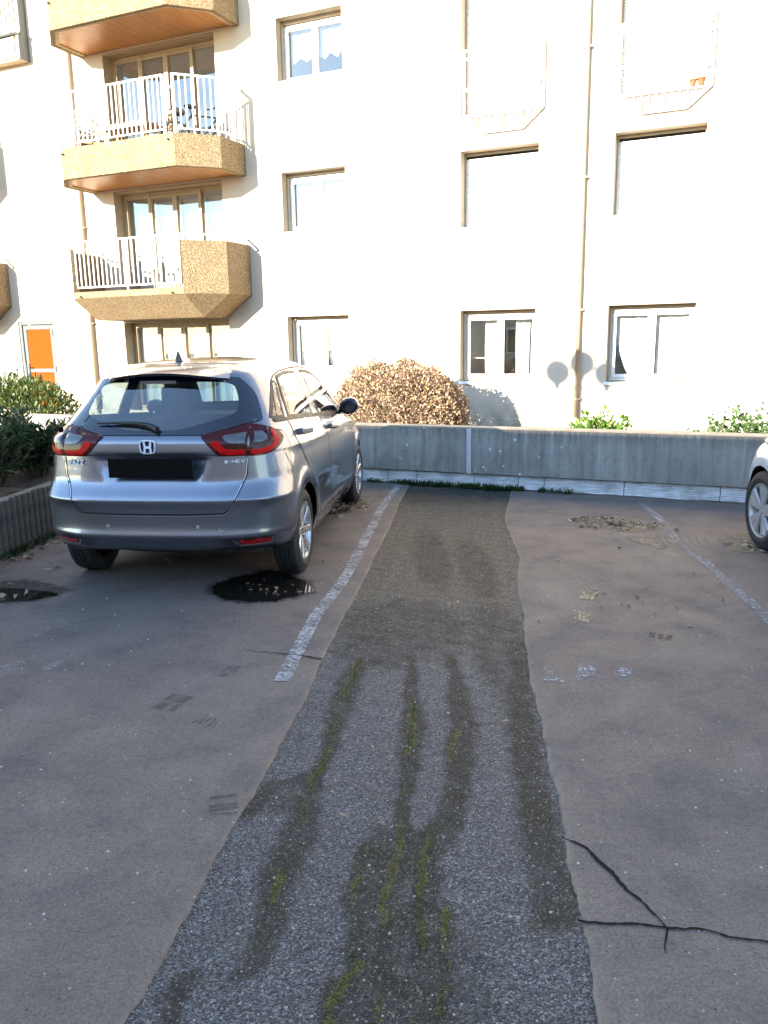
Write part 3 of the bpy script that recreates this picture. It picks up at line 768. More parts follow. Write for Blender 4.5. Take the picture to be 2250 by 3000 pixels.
def pvc_window(a, b, c_, d_, style, label=None):
    y0 = REV - .05; y1 = REV + .03
    sd = MB(); sd.box((a-.03, -.045, c_-.055), (b+.03, REV, c_-.002)); 
    mb = MB(); rect_frame(mb, a, b, c_+.012, d_-.06, .045, y0+.02, y1)
    mid = (a+b)/2
    for (p, q) in ((a+.05, mid-.004), (mid+.004, b-.05)):
        rect_frame(mb, p, q, c_+.062, d_-.11, .062, y0, y0+.055)
    mb.box((mid-.035, y0-.012, c_+.066), (mid+.035, y0-.001, d_-.114))
    w = mb.build('window', 'white_pvc', BLD, bevel=.004, seg=1)
    if label: w['label'] = label
    sd.build('sill', 'white_pvc', w, bevel=.006)
    rl = MB(); rl.box((a+.002, .21, d_-.050), (b-.002, REV+.01, d_-.001)); rl.box((a+.001, .18, c_+.01), (a+.028, .235, d_-.052)); rl.box((b-.028, .18, c_+.01), (b-.001, .235, d_-.052))
    rl.build('shutter_rail', 'tan_wood' if False else 'reveal', w, bevel=.003, seg=1)
    for (p, q) in ((a+.112, mid-.066), (mid+.066, b-.112)):
        pane(p, q, c_+.124, d_-.172, y0+.03, w)
    k = int((a+50)*100 + c_*10)
    if style == 'part':          # two half drawn panels in each casement
        for j, (p, q) in enumerate(((a+.34, a+.66), (mid+.24, mid+.50))):
            pleat(p, q, c_+.1, d_-.1, REV+.16, .02, k+j, parent=w)
        pleat(b-.18, b-.08, c_+.1, d_-.1, REV+.16, .02, k+4, parent=w)
        MB().tube([(a+.1, REV+.14, c_+.42), (mid, REV+.14, c_+.41)], .012, 6).build('curtain_rod', 'white_pvc', w)
    elif style == 'voile':
        pleat(a+.1, b-.1, c_+.08, d_-.1, REV+.10, .010, k, parent=w, dens=14)
    elif style == 'voile_open':  # a voile swept aside at the lower left corner
        n = 40; vs = []; fs = []
        for i in range(n+1):
            s = i/n; z = d_-.12 - (d_-c_-.2)*s
            l = a+.10 + .22*max(0, (s-.25)/.75)**1.6
            for j in range(13):
                x = l + (mid-.05-l)*j/12; vs.append((x, REV+.10+.010*math.sin(x*26), z))
        for i in range(n):
            for j in range(12): fs.append((i*13+j, i*13+j+1, (i+1)*13+j+1, (i+1)*13+j))
        link('curtain', MB().add(vs, fs).mesh('curtain'), 'curtain', w, smooth=True)
        pleat(mid+.07, b-.10, c_+.08, d_-.1, REV+.10, .010, k+1, parent=w, dens=14)
    elif style == 'check':
        pleat(a+.1, mid-.12, c_+.08, d_-.12, REV+.09, .016, k, m='check_curtain', parent=w, dens=16)
        pleat(mid+.06, b-.1, c_+.08, d_-.12, REV+.09, .016, k+1, m='check_curtain', parent=w, dens=16)
    elif style == 'cafe':
        pleat(a+.1, mid-.05, c_+.40, d_-.12, REV+.09, .012, k, zig=.10, parent=w, dens=16)
        pleat(mid+.05, b-.1, c_+.40, d_-.12, REV+.09, .012, k+1, zig=.10, parent=w, dens=16)
    return w

def shuttered(a, b, c_, d_, door=False):
    y = .25
    mb = MB(); n = int((d_-c_-.08)/.045); vs = []; fs = []
    prof = []
    for i in range(n):
        z = c_+.02 + i*.045; prof += [(y+.009, z), (y, z+.008), (y, z+.037), (y+.009, z+.0449)]
    for x in (a+.03, b-.03):
        for (yy, z) in prof: vs.append((x, yy, z))
    m_ = len(prof); fs = [(j, m_+j, m_+j+1, j+1) for j in range(m_-1)]
    sh = MB().add(vs, fs).build('roller_shutter', 'shutter', BLD, fixn=False)
    mb = MB(); mb.box((a+.001, y-.02, c_), (a+.030, y+.03, d_-.05)); mb.box((b-.030, y-.02, c_), (b-.001, y+.03, d_-.05)); mb.box((a+.001, y-.025, d_-.049), (b-.001, y+.03, d_-.001))
    mb.build('guide_rail', 'reveal', sh, bevel=.003, seg=1)
    mb = MB(); mb.box((a-.03, -.045, c_-.055), (b+.03, REV, c_-.002)); mb.build('sill', 'white_pvc', sh, bevel=.006)
    return sh

pvc_window(*W1, 6.49, 7.595, 'cafe'); pvc_window(*W1, 3.76, 4.865, 'voile'); pvc_window(*W1, 1.03, 2.135, 'check'); pvc_window(*W1, 9.22, 10.32, 'voile')
pvc_window(*W2, .86, 2.14, 'part'); pvc_window(*W3, .86, 2.15, 'voile_open')
for W_, dz in ((W2, 0), (W3, .01)):
    shuttered(*W_, 3.59+dz, 4.877+dz); shuttered(*W_, 5.45, 7.60+dz, True); shuttered(*W_, 8.18, 10.33+dz, True)
for du in (5.6, 8.2):
    for zz in (0, 2.73, 5.46, 8.19): shuttered(W3[0]+du, W3[1]+du, .86+zz, 2.15+zz)

def guard(a, b, zb, zt):
    """white metal guard with canted lower corners in front of a french window"""
    y = -.05; c_ = .35; lo = zb - .29
    out = [(a, zt), (a, zb), (a+c_, lo), (b-c_, lo), (b, zb), (b, zt)]
    mb = MB()
    for p, q in zip(out, out[1:] + out[:1]):
        mb.bar((p[0], y, p[1]), (q[0], y, q[1]), .034, .034, up=(0, 1, 0))
    g = mb.build('window_guard', 'white_metal', BLD, bevel=.003, seg=1)
    for zz in (zt-.13, zb+.0, zb+.42):
        MB().bar((a+.017, y, zz), (b-.017, y, zz), .022, .04).build('guard_rail', 'white_metal', g)
    n = 12
    for i in range(1, n):
        x = a + (b-a)*i/n
        bot = lo if a+c_ <= x <= b-c_ else zb - .29*((x-a)/c_ if x < a+c_ else (b-x)/c_)
        MB().bar((x, y-.001, bot+.015), (x, y-.001, zt-.015), .020, .020).build('guard_bar', 'white_metal', g)
    for x in (a, b):
        for zz in (zt-.2, zb+.15):
            MB().bar((x, y+.017, zz), (x, .0, zz), .03, .03).build('guard_bracket', 'white_metal', g)
    # planter shelf at the foot
    MB().box((a+.04, y+.016, zb-.02), (b-.04, -.001, zb+.0)).build('guard_shelf', 'white_metal', g)
    return g
guard(-4.79, -3.395, 5.42, 6.46); guard(-2.165, -.772, 5.41, 6.46)
guard(-4.79, -3.395, 8.15, 9.19); guard(-2.165, -.772, 8.14, 9.19)

# glazed doors behind the balconies (tan joinery, four lights)
def balcony_door(u0, u1, z0, z1, curtain):
    y0 = REV-.02; y1 = REV+.06
    mb = MB(); rect_frame(mb, u0, u1, z0, z1-.03, .07, y0, y1)
    n = 4; w = (u1-u0-.14)/n; lights = []
    for i in range(n):
        a = u0+.07+i*w; b = a+w; s = .052 if i in (1, 2) else .03
        rect_frame(mb, a+.003, b-.003, z0+.073, z1-.103, s, y0-.02 if i in (1, 2) else y0+.005, y1-.012, .12 if i in (1, 2) else .05)
        lights.append((a+.003+s, b-.003-s, z0+.073+(.12 if i in (1, 2) else .05), z1-.103-s))
    mb.box((u0+.07+w-.03, y0-.03, z0+.02), (u0+.07+w+.02, y0-.021, z1-.06)); mb.box((u0+.07+3*w-.02, y0-.03, z0+.02), (u0+.07+3*w+.03, y0-.021, z1-.06))
    f = mb.build('glazed_door', 'tan_wood', BLD, bevel=.004, seg=1)
    for i, (a, b, c_, d_) in enumerate(lights):
        pane(a, b, c_, d_, y0+.03, f)
        if curtain == 'full': pleat(a-.02, b+.02, c_-.05, d_+.02, REV+.14, .028, i+int(z0*7), parent=f, dens=14)
        elif curtain == 'lace' : pleat(a-.02, b+.02, c_-.05, d_-.05, REV+.22, .02, i+11, parent=f, dens=10)
    MB().box((u0+.001, .02, z1-.029), (u1-.001, REV+.02, z1-.001)).build('lintel_box', 'tan_wood', f)
    return f
balcony_door(*BW, .15, 2.14, 'full'); balcony_door(*BW, 2.72, 4.875, 'lace'); balcony_door(*BW, 5.12, 7.59, None); balcony_door(*BW, 7.86, 10.32, None)
for (z0, z1) in ((.15, 2.14), (2.72, 4.875), (5.45, 7.59)): balcony_door(BW[0]+SH, BW[1]+SH, z0, z1, 'full')

# balconies ---------------------------------------------------------------
def plan(s=0.0, inset=0.0):
    i = inset
    return [(-13.35+s+i, 0), (-13.35+s+i, -.82+i*.41), (-12.75+s+i*.41, -1.43+i), (-9.97+s-i*.41, -1.43+i), (-9.35+s-i, -.82+i*.41), (-9.35+s-i, 0)]
def wall_loop(mb, po, pi, z0, z1, segs):
    for i in segs:
        a, b = po[i], po[i+1]; c_, d_ = pi[i+1], pi[i]
        vs = [(*a,z0),(*b,z0),(*c_,z0),(*d_,z0),(*a,z1),(*b,z1),(*c_,z1),(*d_,z1)]
        mb.add(vs, [(0,3,2,1),(4,5,6,7),(0,1,5,4),(1,2,6,5),(2,3,7,6),(3,0,4,7)])
BARM = MB().bar((0,0,0), (0,0,1), .022, .022).mesh('railing_bar'); BARM.materials.append(MATS['white_metal'])
def bars(parent, p, q, z0, z1, step=.112, skip=0):
    p = Vector((*p, 0)); q = Vector((*q, 0)); L = (q-p).length; n = max(2, round(L/step))
    ang = math.atan2((q-p).y, (q-p).x)
    for i in range(skip, n+1-skip):
        o = bpy.data.objects.new('railing_bar', BARM); COL.objects.link(o); o.parent = parent
        o.location = p.lerp(q, i/n) + Vector((0, 0, z0)); o.rotation_euler = (0, 0, ang); o.scale = (1, 1, z1-z0)
def rail(parent, pts, z, w=.045, h=.03, name='handrail'):
    mb = MB()
    for a, b in zip(pts[:-1], pts[1:]): mb.bar((*a, z), (*b, z), w, h)
    return mb.build(name, 'white_metal', parent)
def soffit_boards(parent, s, z, step=.095):
    pi = plan(s, .12); x = pi[0][0]
    def depth(x):
        return np.interp(x, [p[0] for p in (pi[1], pi[2], pi[3], pi[4])], [p[1] for p in (pi[1], pi[2], pi[3], pi[4])])
    while x < pi[5][0] - .01:
        b = min(x+step, pi[5][0]); g_ = .004
        y0, y1 = depth(x+g_), depth(b-g_)
        vs = [(x+g_,y0,z),(b-g_,y1,z),(b-g_,-.002,z),(x+g_,-.002,z),(x+g_,y0,z+.02),(b-g_,y1,z+.02),(b-g_,-.002,z+.02),(x+g_,-.002,z+.02)]
        MB().add(vs, [(0,3,2,1),(0,1,5,4),(1,2,6,5),(2,3,7,6),(3,0,4,7)]).build('soffit_board', 'soffit_wood', parent, fixn=False)
        x = b
def balcony_open(z0, s=0.0, rails=True):
    """slab with a gravel faced apron, boarded soffit, bar railing (front left panel and canted right panel)"""
    po, pi = plan(s), plan(s, .10)
    mb = MB(); wall_loop(mb, po, pi, z0, z0+.575, range(5))
    b = mb.build('balcony', 'roughcast', BLD, bevel=.006, seg=1)
    mb = MB(); mb.prism([(x, y) for x, y in plan(s, .101)], z0+.10, z0+.26); mb.build('slab', 'render_edge', b)
    mb = MB(); wall_loop(mb, plan(s, .10), plan(s, .17), z0+.012, z0+.10, range(5)); mb.build('soffit_edge', 'render_edge', b)
    soffit_boards(b, s, z0+.035)
    if not rails: return b
    zt = z0 + 1.585; zb = z0 + .66
    pr = plan(s, .05); gap0 = (pr[3][0]-.20, pr[3][1]); gap1 = (pr[3][0]+.02, pr[3][1]+.02)
    for pts in ([pr[0], pr[1], pr[2], gap0], [gap1, pr[4], pr[5]]):
        rail(b, pts, zt); rail(b, pts, zb, .035, .025, 'bottom_rail')
        for p, q in zip(pts[:-1], pts[1:]): bars(b, p, q, zb, zt)
    for p in (pr[1], pr[2], gap0, gap1, pr[4]):
        MB().bar((*p, z0+.5), (*p, zt+.012), .04, .04).build('post', 'white_metal', b)
    for zz in (zt-.22, zb+.28): MB().bar((*gap0, zz), (*gap1, zz), .03, .03).build('link_bar', 'white_metal', b)
    for u in (po[2][0]+.06, po[3][0]-.12):
        MB().tube([(u, -1.36, z0+.47), (u, -1.49, z0+.465)], .017, 10).build('drain_spout', 'dark_metal', b)
    return b
def balcony_funnel(z0, s=0.0):
    """first floor type: solid canted sides, railed front, tapered underside"""
    po, pi = plan(s), plan(s, .11)
    mb = MB(); wall_loop(mb, po, pi, z0, z0+.985, (0, 1, 3, 4)); wall_loop(mb, po, pi, z0, z0+.12, (2,))
    zb = z0 - .43
    bot = [(-12.74+s, 0, zb), (-12.74+s, -.82, zb), (-9.97+s, -.82, zb), (-9.97+s, 0, zb)]
    T = [(x, y, z0) for x, y in po]
    vs = T + bot      # 0..5 top, 6..9 bottom
    mb.add(vs, [(0,1,7,6), (1,2,7), (2,3,8,7), (3,4,8), (4,5,9,8), (6,7,8,9)])
    b = mb.build('balcony', 'roughcast', BLD, fixn=True)
    mb = MB(); mb.prism(plan(s, .111), z0+.005, z0+.10); mb.build('slab', 'render_edge', b)
    zt = z0 + 1.10
    pr = plan(s, .05)
    rail(b, [pr[2], pr[3]], zt); rail(b, [(pr[2][0]+.06, pr[2][1]), (pr[3][0]-.06, pr[3][1])], z0+.21, .03, .028, 'bottom_rail')
    rail(b, [pr[0], pr[1], pr[2]], zt); rail(b, [pr[3], pr[4], pr[5]], zt)
    bars(b, (pr[2][0]+.06, pr[2][1]), (pr[3][0]-.06, pr[3][1]), z0+.2, zt, .112)
    for p in (pr[1], pr[2], pr[3], pr[4], ((pr[3][0]+pr[4][0])/2, (pr[3][1]+pr[4][1])/2)):
        MB().bar((*p, z0+.97), (*p, zt), .02, .02).build('post', 'white_metal', b)
    um = (pr[2][0]+pr[3][0])/2
    MB().bar((um, pr[2][1], z0+.10), (um, pr[2][1], zt), .03, .03).build('post', 'white_metal', b)
    for u in (po[2][0]+.20, po[3][0]-.26):
        MB().tube([(u, -1.36, z0+.03), (u, -1.49, z0+.025)], .017, 10).build('drain_spout', 'dark_metal', b)
    return b
balcony_open(4.89); balcony_open(7.60); balcony_funnel(2.585)
balcony_funnel(2.585, SH); balcony_funnel(5.315, SH)

# downpipes
def downpipe(u, z0, z1, clamps):
    p = MB().tube([(u, -.075, z0), (u, -.075, z1)], .040, 14).build('downpipe', 'pipe', BLD, smooth=True)
    for z in clamps:
        mb = MB(); mb.tube([(u, -.075, z-.02), (u, -.075, z+.02)], .047, 14); mb.box((u-.075, -.085, z-.012), (u+.075, -.0, z+.012)); mb.build('pipe_clamp', 'pipe', p)
downpipe(-2.69, .24, 11.5, (.566, 2.09, 4.235, 6.226, 8.3)); downpipe(-13.66, .1, 11.5, (.5, 2.13, 4.2, 6.3, 8.4))

# entrance door with orange panels
a, b, c_, d_ = -16.01, -14.85, .10, 2.235
mb = MB(); rect_frame(mb, a, b, c_, d_, .09, .02, .12)
dr = mb.build('entrance_door', 'grey_door', BLD, bevel=.006, seg=1); dr['label'] = 'grey metal entrance door with orange panels'
mb = MB(); rect_frame(mb, a+.10, b-.10, c_+.01, d_-.10, .10, .045, .095); mb.box((a+.2, .05, 1.03), (b-.2, .09, 1.12)); mb.build('door_leaf', 'grey_door', dr, bevel=.004, seg=1)
for (z0, z1) in ((.22, 1.03), (1.12, 2.035)): MB().box((a+.2, .06, z0), (b-.2, .08, z1)).build('door_panel', 'orange', dr)
mb = MB()
for z in (.93, 1.16): mb.bar((a+.17, .05, z), (a+.17, -.04, z), .02, .02); mb.bar((a+.17, -.04, z), (a+.30, -.04, z), .02, .025)
mb.tube([(a+.16, -.03, .80), (a+.16, -.03, 1.25)], .014, 8); mb.build('door_handle', 'dark_metal', dr)
for z in (.4, 1.1, 1.95): MB().box((b-.105, .01, z-.07), (b-.085, .05, z+.07)).build('hinge', 'dark_metal', dr)
MB().box((-16.24, -.02, 1.06), (-16.16, -.001, 1.12)).build('doorbell', 'dark_metal', BLD)

# slate clad loggia edge, upper left
s0, s1 = -22.0, -14.80
lg = MB(); lg.box((s0, -.24, 7.73), (s1, -.001, 8.22)); lgo = lg.build('loggia_apron', 'tan_wood', BLD)
r_ = random.Random(3)
for row in range(4):
    z = 7.78 + row*.11; x = s1 - .06 - (.065 if row % 2 else 0)
    while x > -16.6:
        w = .128; mb = MB()
        mb.add([(x-w+.004,-.262-r_.uniform(0,.004),z),(x-.002,-.262-r_.uniform(0,.004),z),(x-.002,-.250,z+.125),(x-w+.004,-.250,z+.125),(x-w+.004,-.2415,z),(x-.002,-.2415,z),(x-.002,-.2415,z+.125),(x-w+.004,-.2415,z+.125)], [(0,1,2,3),(4,7,6,5),(0,4,5,1),(2,6,7,3),(1,5,6,2),(3,7,4,0)])
        mb.build('slate', 'slate', lgo); x -= w
MB().box((s1-.055, -.275, 7.735), (s1+.02, .0-.001, 8.215)).build('corner_board', 'grey_door', lgo)
mb = MB(); n = 10
gp = [(-.30+.075*math.cos(t), 8.29-.075*math.sin(t)) for t in np.linspace(0, math.pi, n)]
vs = [(x, y, z) for x in (s0, s1+.03) for y, z in gp]; mb.add(vs, [(i, i+1, n+i+1, n+i) for i in range(n-1)] + [tuple(range(n, 2*n))])
gt = mb.build('gutter', 'zinc', lgo)
for x in np.arange(s1-.14, -17, -.36): MB().tube([(x, -.24, 8.33), (x, -.31, 8.335), (x, -.385, 8.29), (x, -.36, 8.22), (x, -.30, 8.19)], .010, 6).build('gutter_bracket', 'pipe', lgo)
rail(lgo, [(s0, -.12), (s1, -.12)], 8.42, .06, .12, 'loggia_sill'); 
for x in np.arange(s1-.10, -17, -.13): MB().bar((x, -.12, 8.47), (x, -.12, 9.4), .03, .02).build('railing_bar', 'zinc', lgo)
mb = MB(); mb.box((s1-.03, -.2, 8.22), (s1+.01, -.001, 9.5)); mb.build('loggia_cheek', 'grey_door', lgo)

# ------------------------------------------------------------------ the block behind the viewpoint (its shade covers the car park)
SB = facade_frame('shading_building', -10.0)
tag(SB, 'two storey flat roofed block behind the viewpoint whose shade covers the car park', 'building')
HB = .70 + KZ*(WALL_D + 10.0)
mb = MB(); mb.box((-13.5, -9, -.05), (26, 0, HB-.12)); mb.build('wall', 'shade_wall', SB)
mb = MB(); mb.box((-13.5, -9.0, HB-.118), (26, .0, HB)); mb.build('roof_edge', 'roof_edge', SB)
for i in range(11):
    for z in (.95, 3.6):
        u = -11.5 + i*3.4
        mb = MB(); rect_frame(mb, u, u+1.3, z, z+1.25, .07, .003, .05); mb.box((u+.62, .003, z+.07), (u+.68, .045, z+1.18))
        w = mb.build('window', 'white_pvc', SB); MB().box((u+.07, .002, z+.07), (u+1.23, .02, z+1.18)).build('pane', 'gloss_black', w)

# three globe street lamp (only its shadow reaches the picture)
s_ = 10.5; lp = fpoint(-2.617-KX*s_, s_, 0)
LAMP = empty('street_lamp', lp, -FA); tag(LAMP, 'three globe lamp post standing left of the frame, shadow on the facade', 'street lamp')
zg = 1.179+KZ*s_
MB().tube([(0,0,0),(0,0,.5),(0,0,zg-.2)], [.06,.045,.038], 12).build('pole', 'dark_metal', LAMP, smooth=True)
for dx, dz in ((-.427,-.15),(0,0),(.435,-.192)):
    MB().sphere((dx,0,zg+dz), .218, 28, 18).build('globe', 'globe', LAMP, smooth=True)
    MB().tube([(dx,0,zg+dz-.30),(dx,0,zg+dz-.2)], [.05,.07], 12).build('globe_collar', 'dark_metal', LAMP)
    if dx: MB().tube([(0,0,zg-.42),(dx*.5,0,zg-.47),(dx*.9,0,zg+dz-.36),(dx,0,zg+dz-.28)], .017, 8).build('arm', 'dark_metal', LAMP)
# ------------------------------------------------------------------ cars
def lerp_tab(tab, z, sm=.012):
    zs_ = [p[0] for p in tab]; ws = [p[1] for p in tab]
    return sum(np.interp(z + d, zs_, ws) for d in (-sm, -sm/2, 0, sm/2, sm)) / 5
TW = [(.18,.77),(.24,.80),(.30,.818),(.40,.838),(.48,.849),(.56,.849),(.62,.847),(.72,.839),(.80,.829),(.90,.814),(1.0,.795),(1.06,.779),(1.12,.757),(1.20,.726),(1.30,.683),(1.38,.638),(1.42,.606),(1.45,.562),(1.475,.485),(1.49,.385),(1.498,.265),(1.503,.11),(1.504,.02)]
TYR = [(.18,-.20),(.24,-.32),(.285,-.55),(.31,-.635),(.36,-.668),(.405,-.712),(.42,-.714),(.45,-.706),(.48,-.703),(.555,-.704),(.60,-.707),(.640,-.722),(.650,-.720),(.69,-.692),(.735,-.664),(.76,-.657),(.86,-.650),(.92,-.647),(.935,-.650),(1.015,-.643),(1.03,-.628),(1.04,-.612),(1.12,-.556),(1.20,-.508),(1.30,-.440),(1.38,-.385),(1.42,-.350),(1.45,-.31),(1.475,-.22),(1.49,-.05),(1.498,.2),(1.503,.6),(1.504,.8)]
TYF = [(.18,3.15),(.26,3.26),(.36,3.32),(.50,3.335),(.62,3.325),(.72,3.27),(.78,3.18),(.84,2.98),(.90,2.74),(.96,2.48),(1.0,2.36),(1.06,2.24),(1.12,2.16),(1.20,2.02),(1.30,1.82),(1.38,1.62),(1.42,1.49),(1.45,1.36),(1.475,1.2),(1.49,1.1),(1.498,1.0),(1.503,.9),(1.504,.84)]
NR, NS, NF = 44, 76, 34
def resample(P, n):
    P = np.array(P); d = np.r_[0, np.cumsum(np.sqrt((np.diff(P, axis=0)**2).sum(1)))]
    t = np.linspace(0, d[-1], n); return np.stack([np.interp(t, d, P[:, 0]), np.interp(t, d, P[:, 1])], 1)
def half_outline(z):
    w = lerp_tab(TW, z, .006); yr = lerp_tab(TYR, z, .006); yf = lerp_tab(TYF, z, .02)
    L = yf - yr; lr = min(float(np.interp(z, [1.0, 1.25], [.56, .82])), .60*L); lf = min(1.0 if z < .8 else .75, .38*L)
    p = 3.3 if z < 1.0 else float(np.interp(z, [1.0, 1.2, 1.44, 1.5], [3.3, 3.0, 2.65, 2.1]))
    pf = 2.5 if z < .98 else 3.3
    th = np.linspace(0, math.pi/2, 400)
    rear = np.stack([w*np.sin(th)**(2/p), yr + lr*(1 - np.cos(th)**(2/p))], 1)
    fr = np.stack([w*np.cos(th)**(2/pf), yf - lf*(1 - np.sin(th)**(2/pf))], 1)
    A = resample(rear, NR); B = resample([(w, yr+lr), (w, yf-lf)], NS); C = resample(fr, NF)
    return np.vstack([A, B[1:-1], C])
def recess(x, z):
    """number plate recess in the tailgate"""
    ax = abs(x)
    sx = np.clip((.40 - .35*max(0, .92-z) - ax)/.09, 0, 1); sx = sx*sx*(3-2*sx)
    top = np.clip((.918 - z)/.012, 0, 1); low = np.clip((z - .745)/.09, 0, 1); low = low*low*(3-2*low)
    return .030*sx*top*low
def side_mod(x, y, z):
    """shoulder and sill sculpting of the flanks"""
    s = 0.0
    if .25 < y < 2.25:
        g_ = min(1, (y-.25)/.25, (2.25-y)/.2)
        s += .014*g_*math.exp(-((z-.36)/.035)**2)
        s -= .016*g_*math.exp(-((z-.52)/.09)**2)
    g2 = np.clip((y+.5)/.4, 0, 1)*np.clip((2.9-y)/.5, 0, 1)
    s += .008*g2*math.exp(-((z-(.93-.03*y))/.03)**2)
    for yc in (0.0, 2.517):
        d = math.hypot(y-yc, z-.30); s += .012*math.exp(-((d-.40)/.05)**2)
    return s
def top_warp(y):
    w = -.012*(y-.8)**2
    if y < -.1: w -= .35*(-.1-y)**2
    return w
def car_shell():
    zsl = sorted(set([round(v, 4) for v in list(np.arange(.18, .40, .02)) + list(np.arange(.40, .45, .008)) + list(np.arange(.45, .62, .02)) + list(np.arange(.62, .67, .008)) + list(np.arange(.67, .90, .018)) + list(np.arange(.90, .95, .006)) + list(np.arange(.95, 1.42, .018)) + [1.42,1.435,1.45,1.462,1.475,1.484,1.490,1.495,1.498,1.501,1.503,1.504]]))
    rows = []
    for z in zsl:
        H = half_outline(z); pts = []
        for (x, y) in H:
            if y < -.1 and .70 < z < .95: y += recess(x, z)
            if abs(x) > .6 and z < 1.1: x += side_mod(x, y, z)*min(1, (abs(x)-.6)/.15)
            k = np.clip((z-1.0)/.45, 0, 1); zz = z + top_warp(y)*k*k*(3-2*k)
            pts.append((x, y, zz))
        full = [(-x, y, z_) for x, y, z_ in pts[::-1]][:-1] + pts[0:]      # front centre, left side, rear centre, right side, front centre
        rows.append(full[:-1])   # front centre point shared
    n = len(rows[0]); vs = [p for r_ in rows for p in r_]; fs = []
    for i in range(len(rows)-1):
        for j in range(n):
            fs.append((i*n+j, i*n+(j+1) % n, (i+1)*n+(j+1) % n, (i+1)*n+j))
    fs.append(tuple((len(rows)-1)*n+j for j in range(n)))
    return vs, fs
SHV, SHF = car_shell()
SHBVH = BVHTree.FromPolygons([Vector(v) for v in SHV], SHF)
def proj(s, z, phi, off):
    """point on the shell seen along the horizontal direction phi (0 = from behind, 90 = from the right); off = outward offset"""
    d = Vector((-math.sin(phi), math.cos(phi), 0)); e = Vector((math.cos(phi), math.sin(phi), 0))
    c0 = Vector((0, .0, 0)) if abs(phi) < .3 else Vector((0, 0, 0))
    o = e*s + Vector((0, 0, z)) - d*6
    hit, nrm, idx, dist = SHBVH.ray_cast(o, d, 20)
    if hit is None:
        hit, nrm, idx, dist = SHBVH.find_nearest(e*s + Vector((0, 0, z)) - d*.9)
    if nrm.dot(d) > 0: nrm = -nrm
    return hit + nrm*off
def in_poly(p, poly):
    x, y = p; c_ = False; n = len(poly)
    for i in range(n):
        x0, y0 = poly[i]; x1, y1 = poly[(i+1) % n]
        if (y0 > y) != (y1 > y) and x < (x1-x0)*(y-y0)/(y1-y0)+x0: c_ = not c_
    return c_
def smooth_poly(pts, sub=8, corner=()):
    """closed Catmull-Rom outline; indices in corner stay sharp"""
    n = len(pts); out = []
    for i in range(n):
        p0, p1, p2, p3 = [np.array(pts[(i+j-1) % n], float) for j in range(4)]
        if i in corner: p0 = p1 - (p2-p1)
        if (i+1) % n in corner: p3 = p2 + (p2-p1)
        for s in range(sub):
            t = s/sub; q = .5*((2*p1)+(-p0+p2)*t+(2*p0-5*p1+4*p2-p3)*t*t+(-p0+3*p1-3*p2+p3)*t**3)
            out.append((float(q[0]), float(q[1])))
    return out
def dens(poly, step=.03):
    out = []
    for a, b in zip(poly, poly[1:]+poly[:1]):
        n = max(1, int(math.dist(a, b)/step))
        out += [(a[0]+(b[0]-a[0])*i/n, a[1]+(b[1]-a[1])*i/n) for i in range(n)]
    return out
def patch(poly, phi, off, step=.035, hole=None):
    """mesh data of a panel cut to poly and laid on the shell"""
    P = dens(poly, step); n = len(P); edges = [(i, (i+1) % n) for i in range(n)]
    H = []
    if hole:
        H = dens(hole, step); o = len(P); edges += [(o+i, o+(i+1) % len(H)) for i in range(len(H))]
    xs = [p[0] for p in P]; zs_ = [p[1] for p in P]; inner = []
    x = min(xs) + step/2; i = 0
    while x < max(xs):
        z = min(zs_) + step/2
        while z < max(zs_):
            q = (x + random.uniform(-.1, .1)*step, z + random.uniform(-.1, .1)*step)
            if in_poly(q, P) and not (H and in_poly(q, H)):
                if min(math.dist(q, b) for b in P) > step*.45 and (not H or min(math.dist(q, b) for b in H) > step*.45): inner.append(q)
            z += step
        x += step
    allp = [Vector(p) for p in P+H+inner]
    v2, e2, f2, _, _, _ = delaunay_2d_cdt(allp, edges, [], 0, 1e-6)
    fs = []
    for f in f2:
        c_ = (sum(v2[i].x for i in f)/len(f), sum(v2[i].y for i in f)/len(f))
        if in_poly(c_, P) and not (H and in_poly(c_, H)): fs.append(tuple(f))
    vs = [proj(v.x, v.y, phi, off) for v in v2]
    return vs, fs
def mirror(vs, fs): return [(-v[0], v[1], v[2]) for v in vs], [f[::-1] for f in fs]
def add_patch(name, poly, phi, off, m, parent, both=False, step=.035, hole=None, smooth=True):
    vs, fs = patch(poly, phi, off, step, hole); out = []
    for k, (a, b) in enumerate([(vs, fs)] + ([mirror(vs, fs)] if both else [])):
        out.append(link(name, MB().add(a, b).mesh(name), m, parent[k] if isinstance(parent, list) else parent, smooth))
    return out if both else out[0]
def line_strip(poly, phi, off, w, closed=True):
    P = dens(poly, .03)
    if not closed: P = P[:-1] if len(P) > 2 else P
    n = len(P); vs = []; fs = []
    for i in range(n):
        a = P[(i-1) % n] if closed else P[max(i-1, 0)]; b = P[(i+1) % n] if closed else P[min(i+1, n-1)]
        dx, dz = b[0]-a[0], b[1]-a[1]; L = math.hypot(dx, dz) or 1; nx, nz = -dz/L*w/2, dx/L*w/2
        vs += [proj(P[i][0]+nx, P[i][1]+nz, phi, off), proj(P[i][0]-nx, P[i][1]-nz, phi, off)]
    for i in range(n if closed else n-1):
        j = (i+1) % n; fs.append((2*i, 2*i+1, 2*j+1, 2*j))
    return vs, fs
def seam(poly, phi, parent, w=.006, off=.0035, closed=True, both=False, m='seam', name='panel_gap'):
    vs, fs = line_strip(poly, phi, off, w, closed)
    for k, (a, b) in enumerate([(vs, fs)] + ([mirror(vs, fs)] if both else [])):
        link(name, MB().add(a, b).mesh(name), m, parent[k] if isinstance(parent, list) else parent)
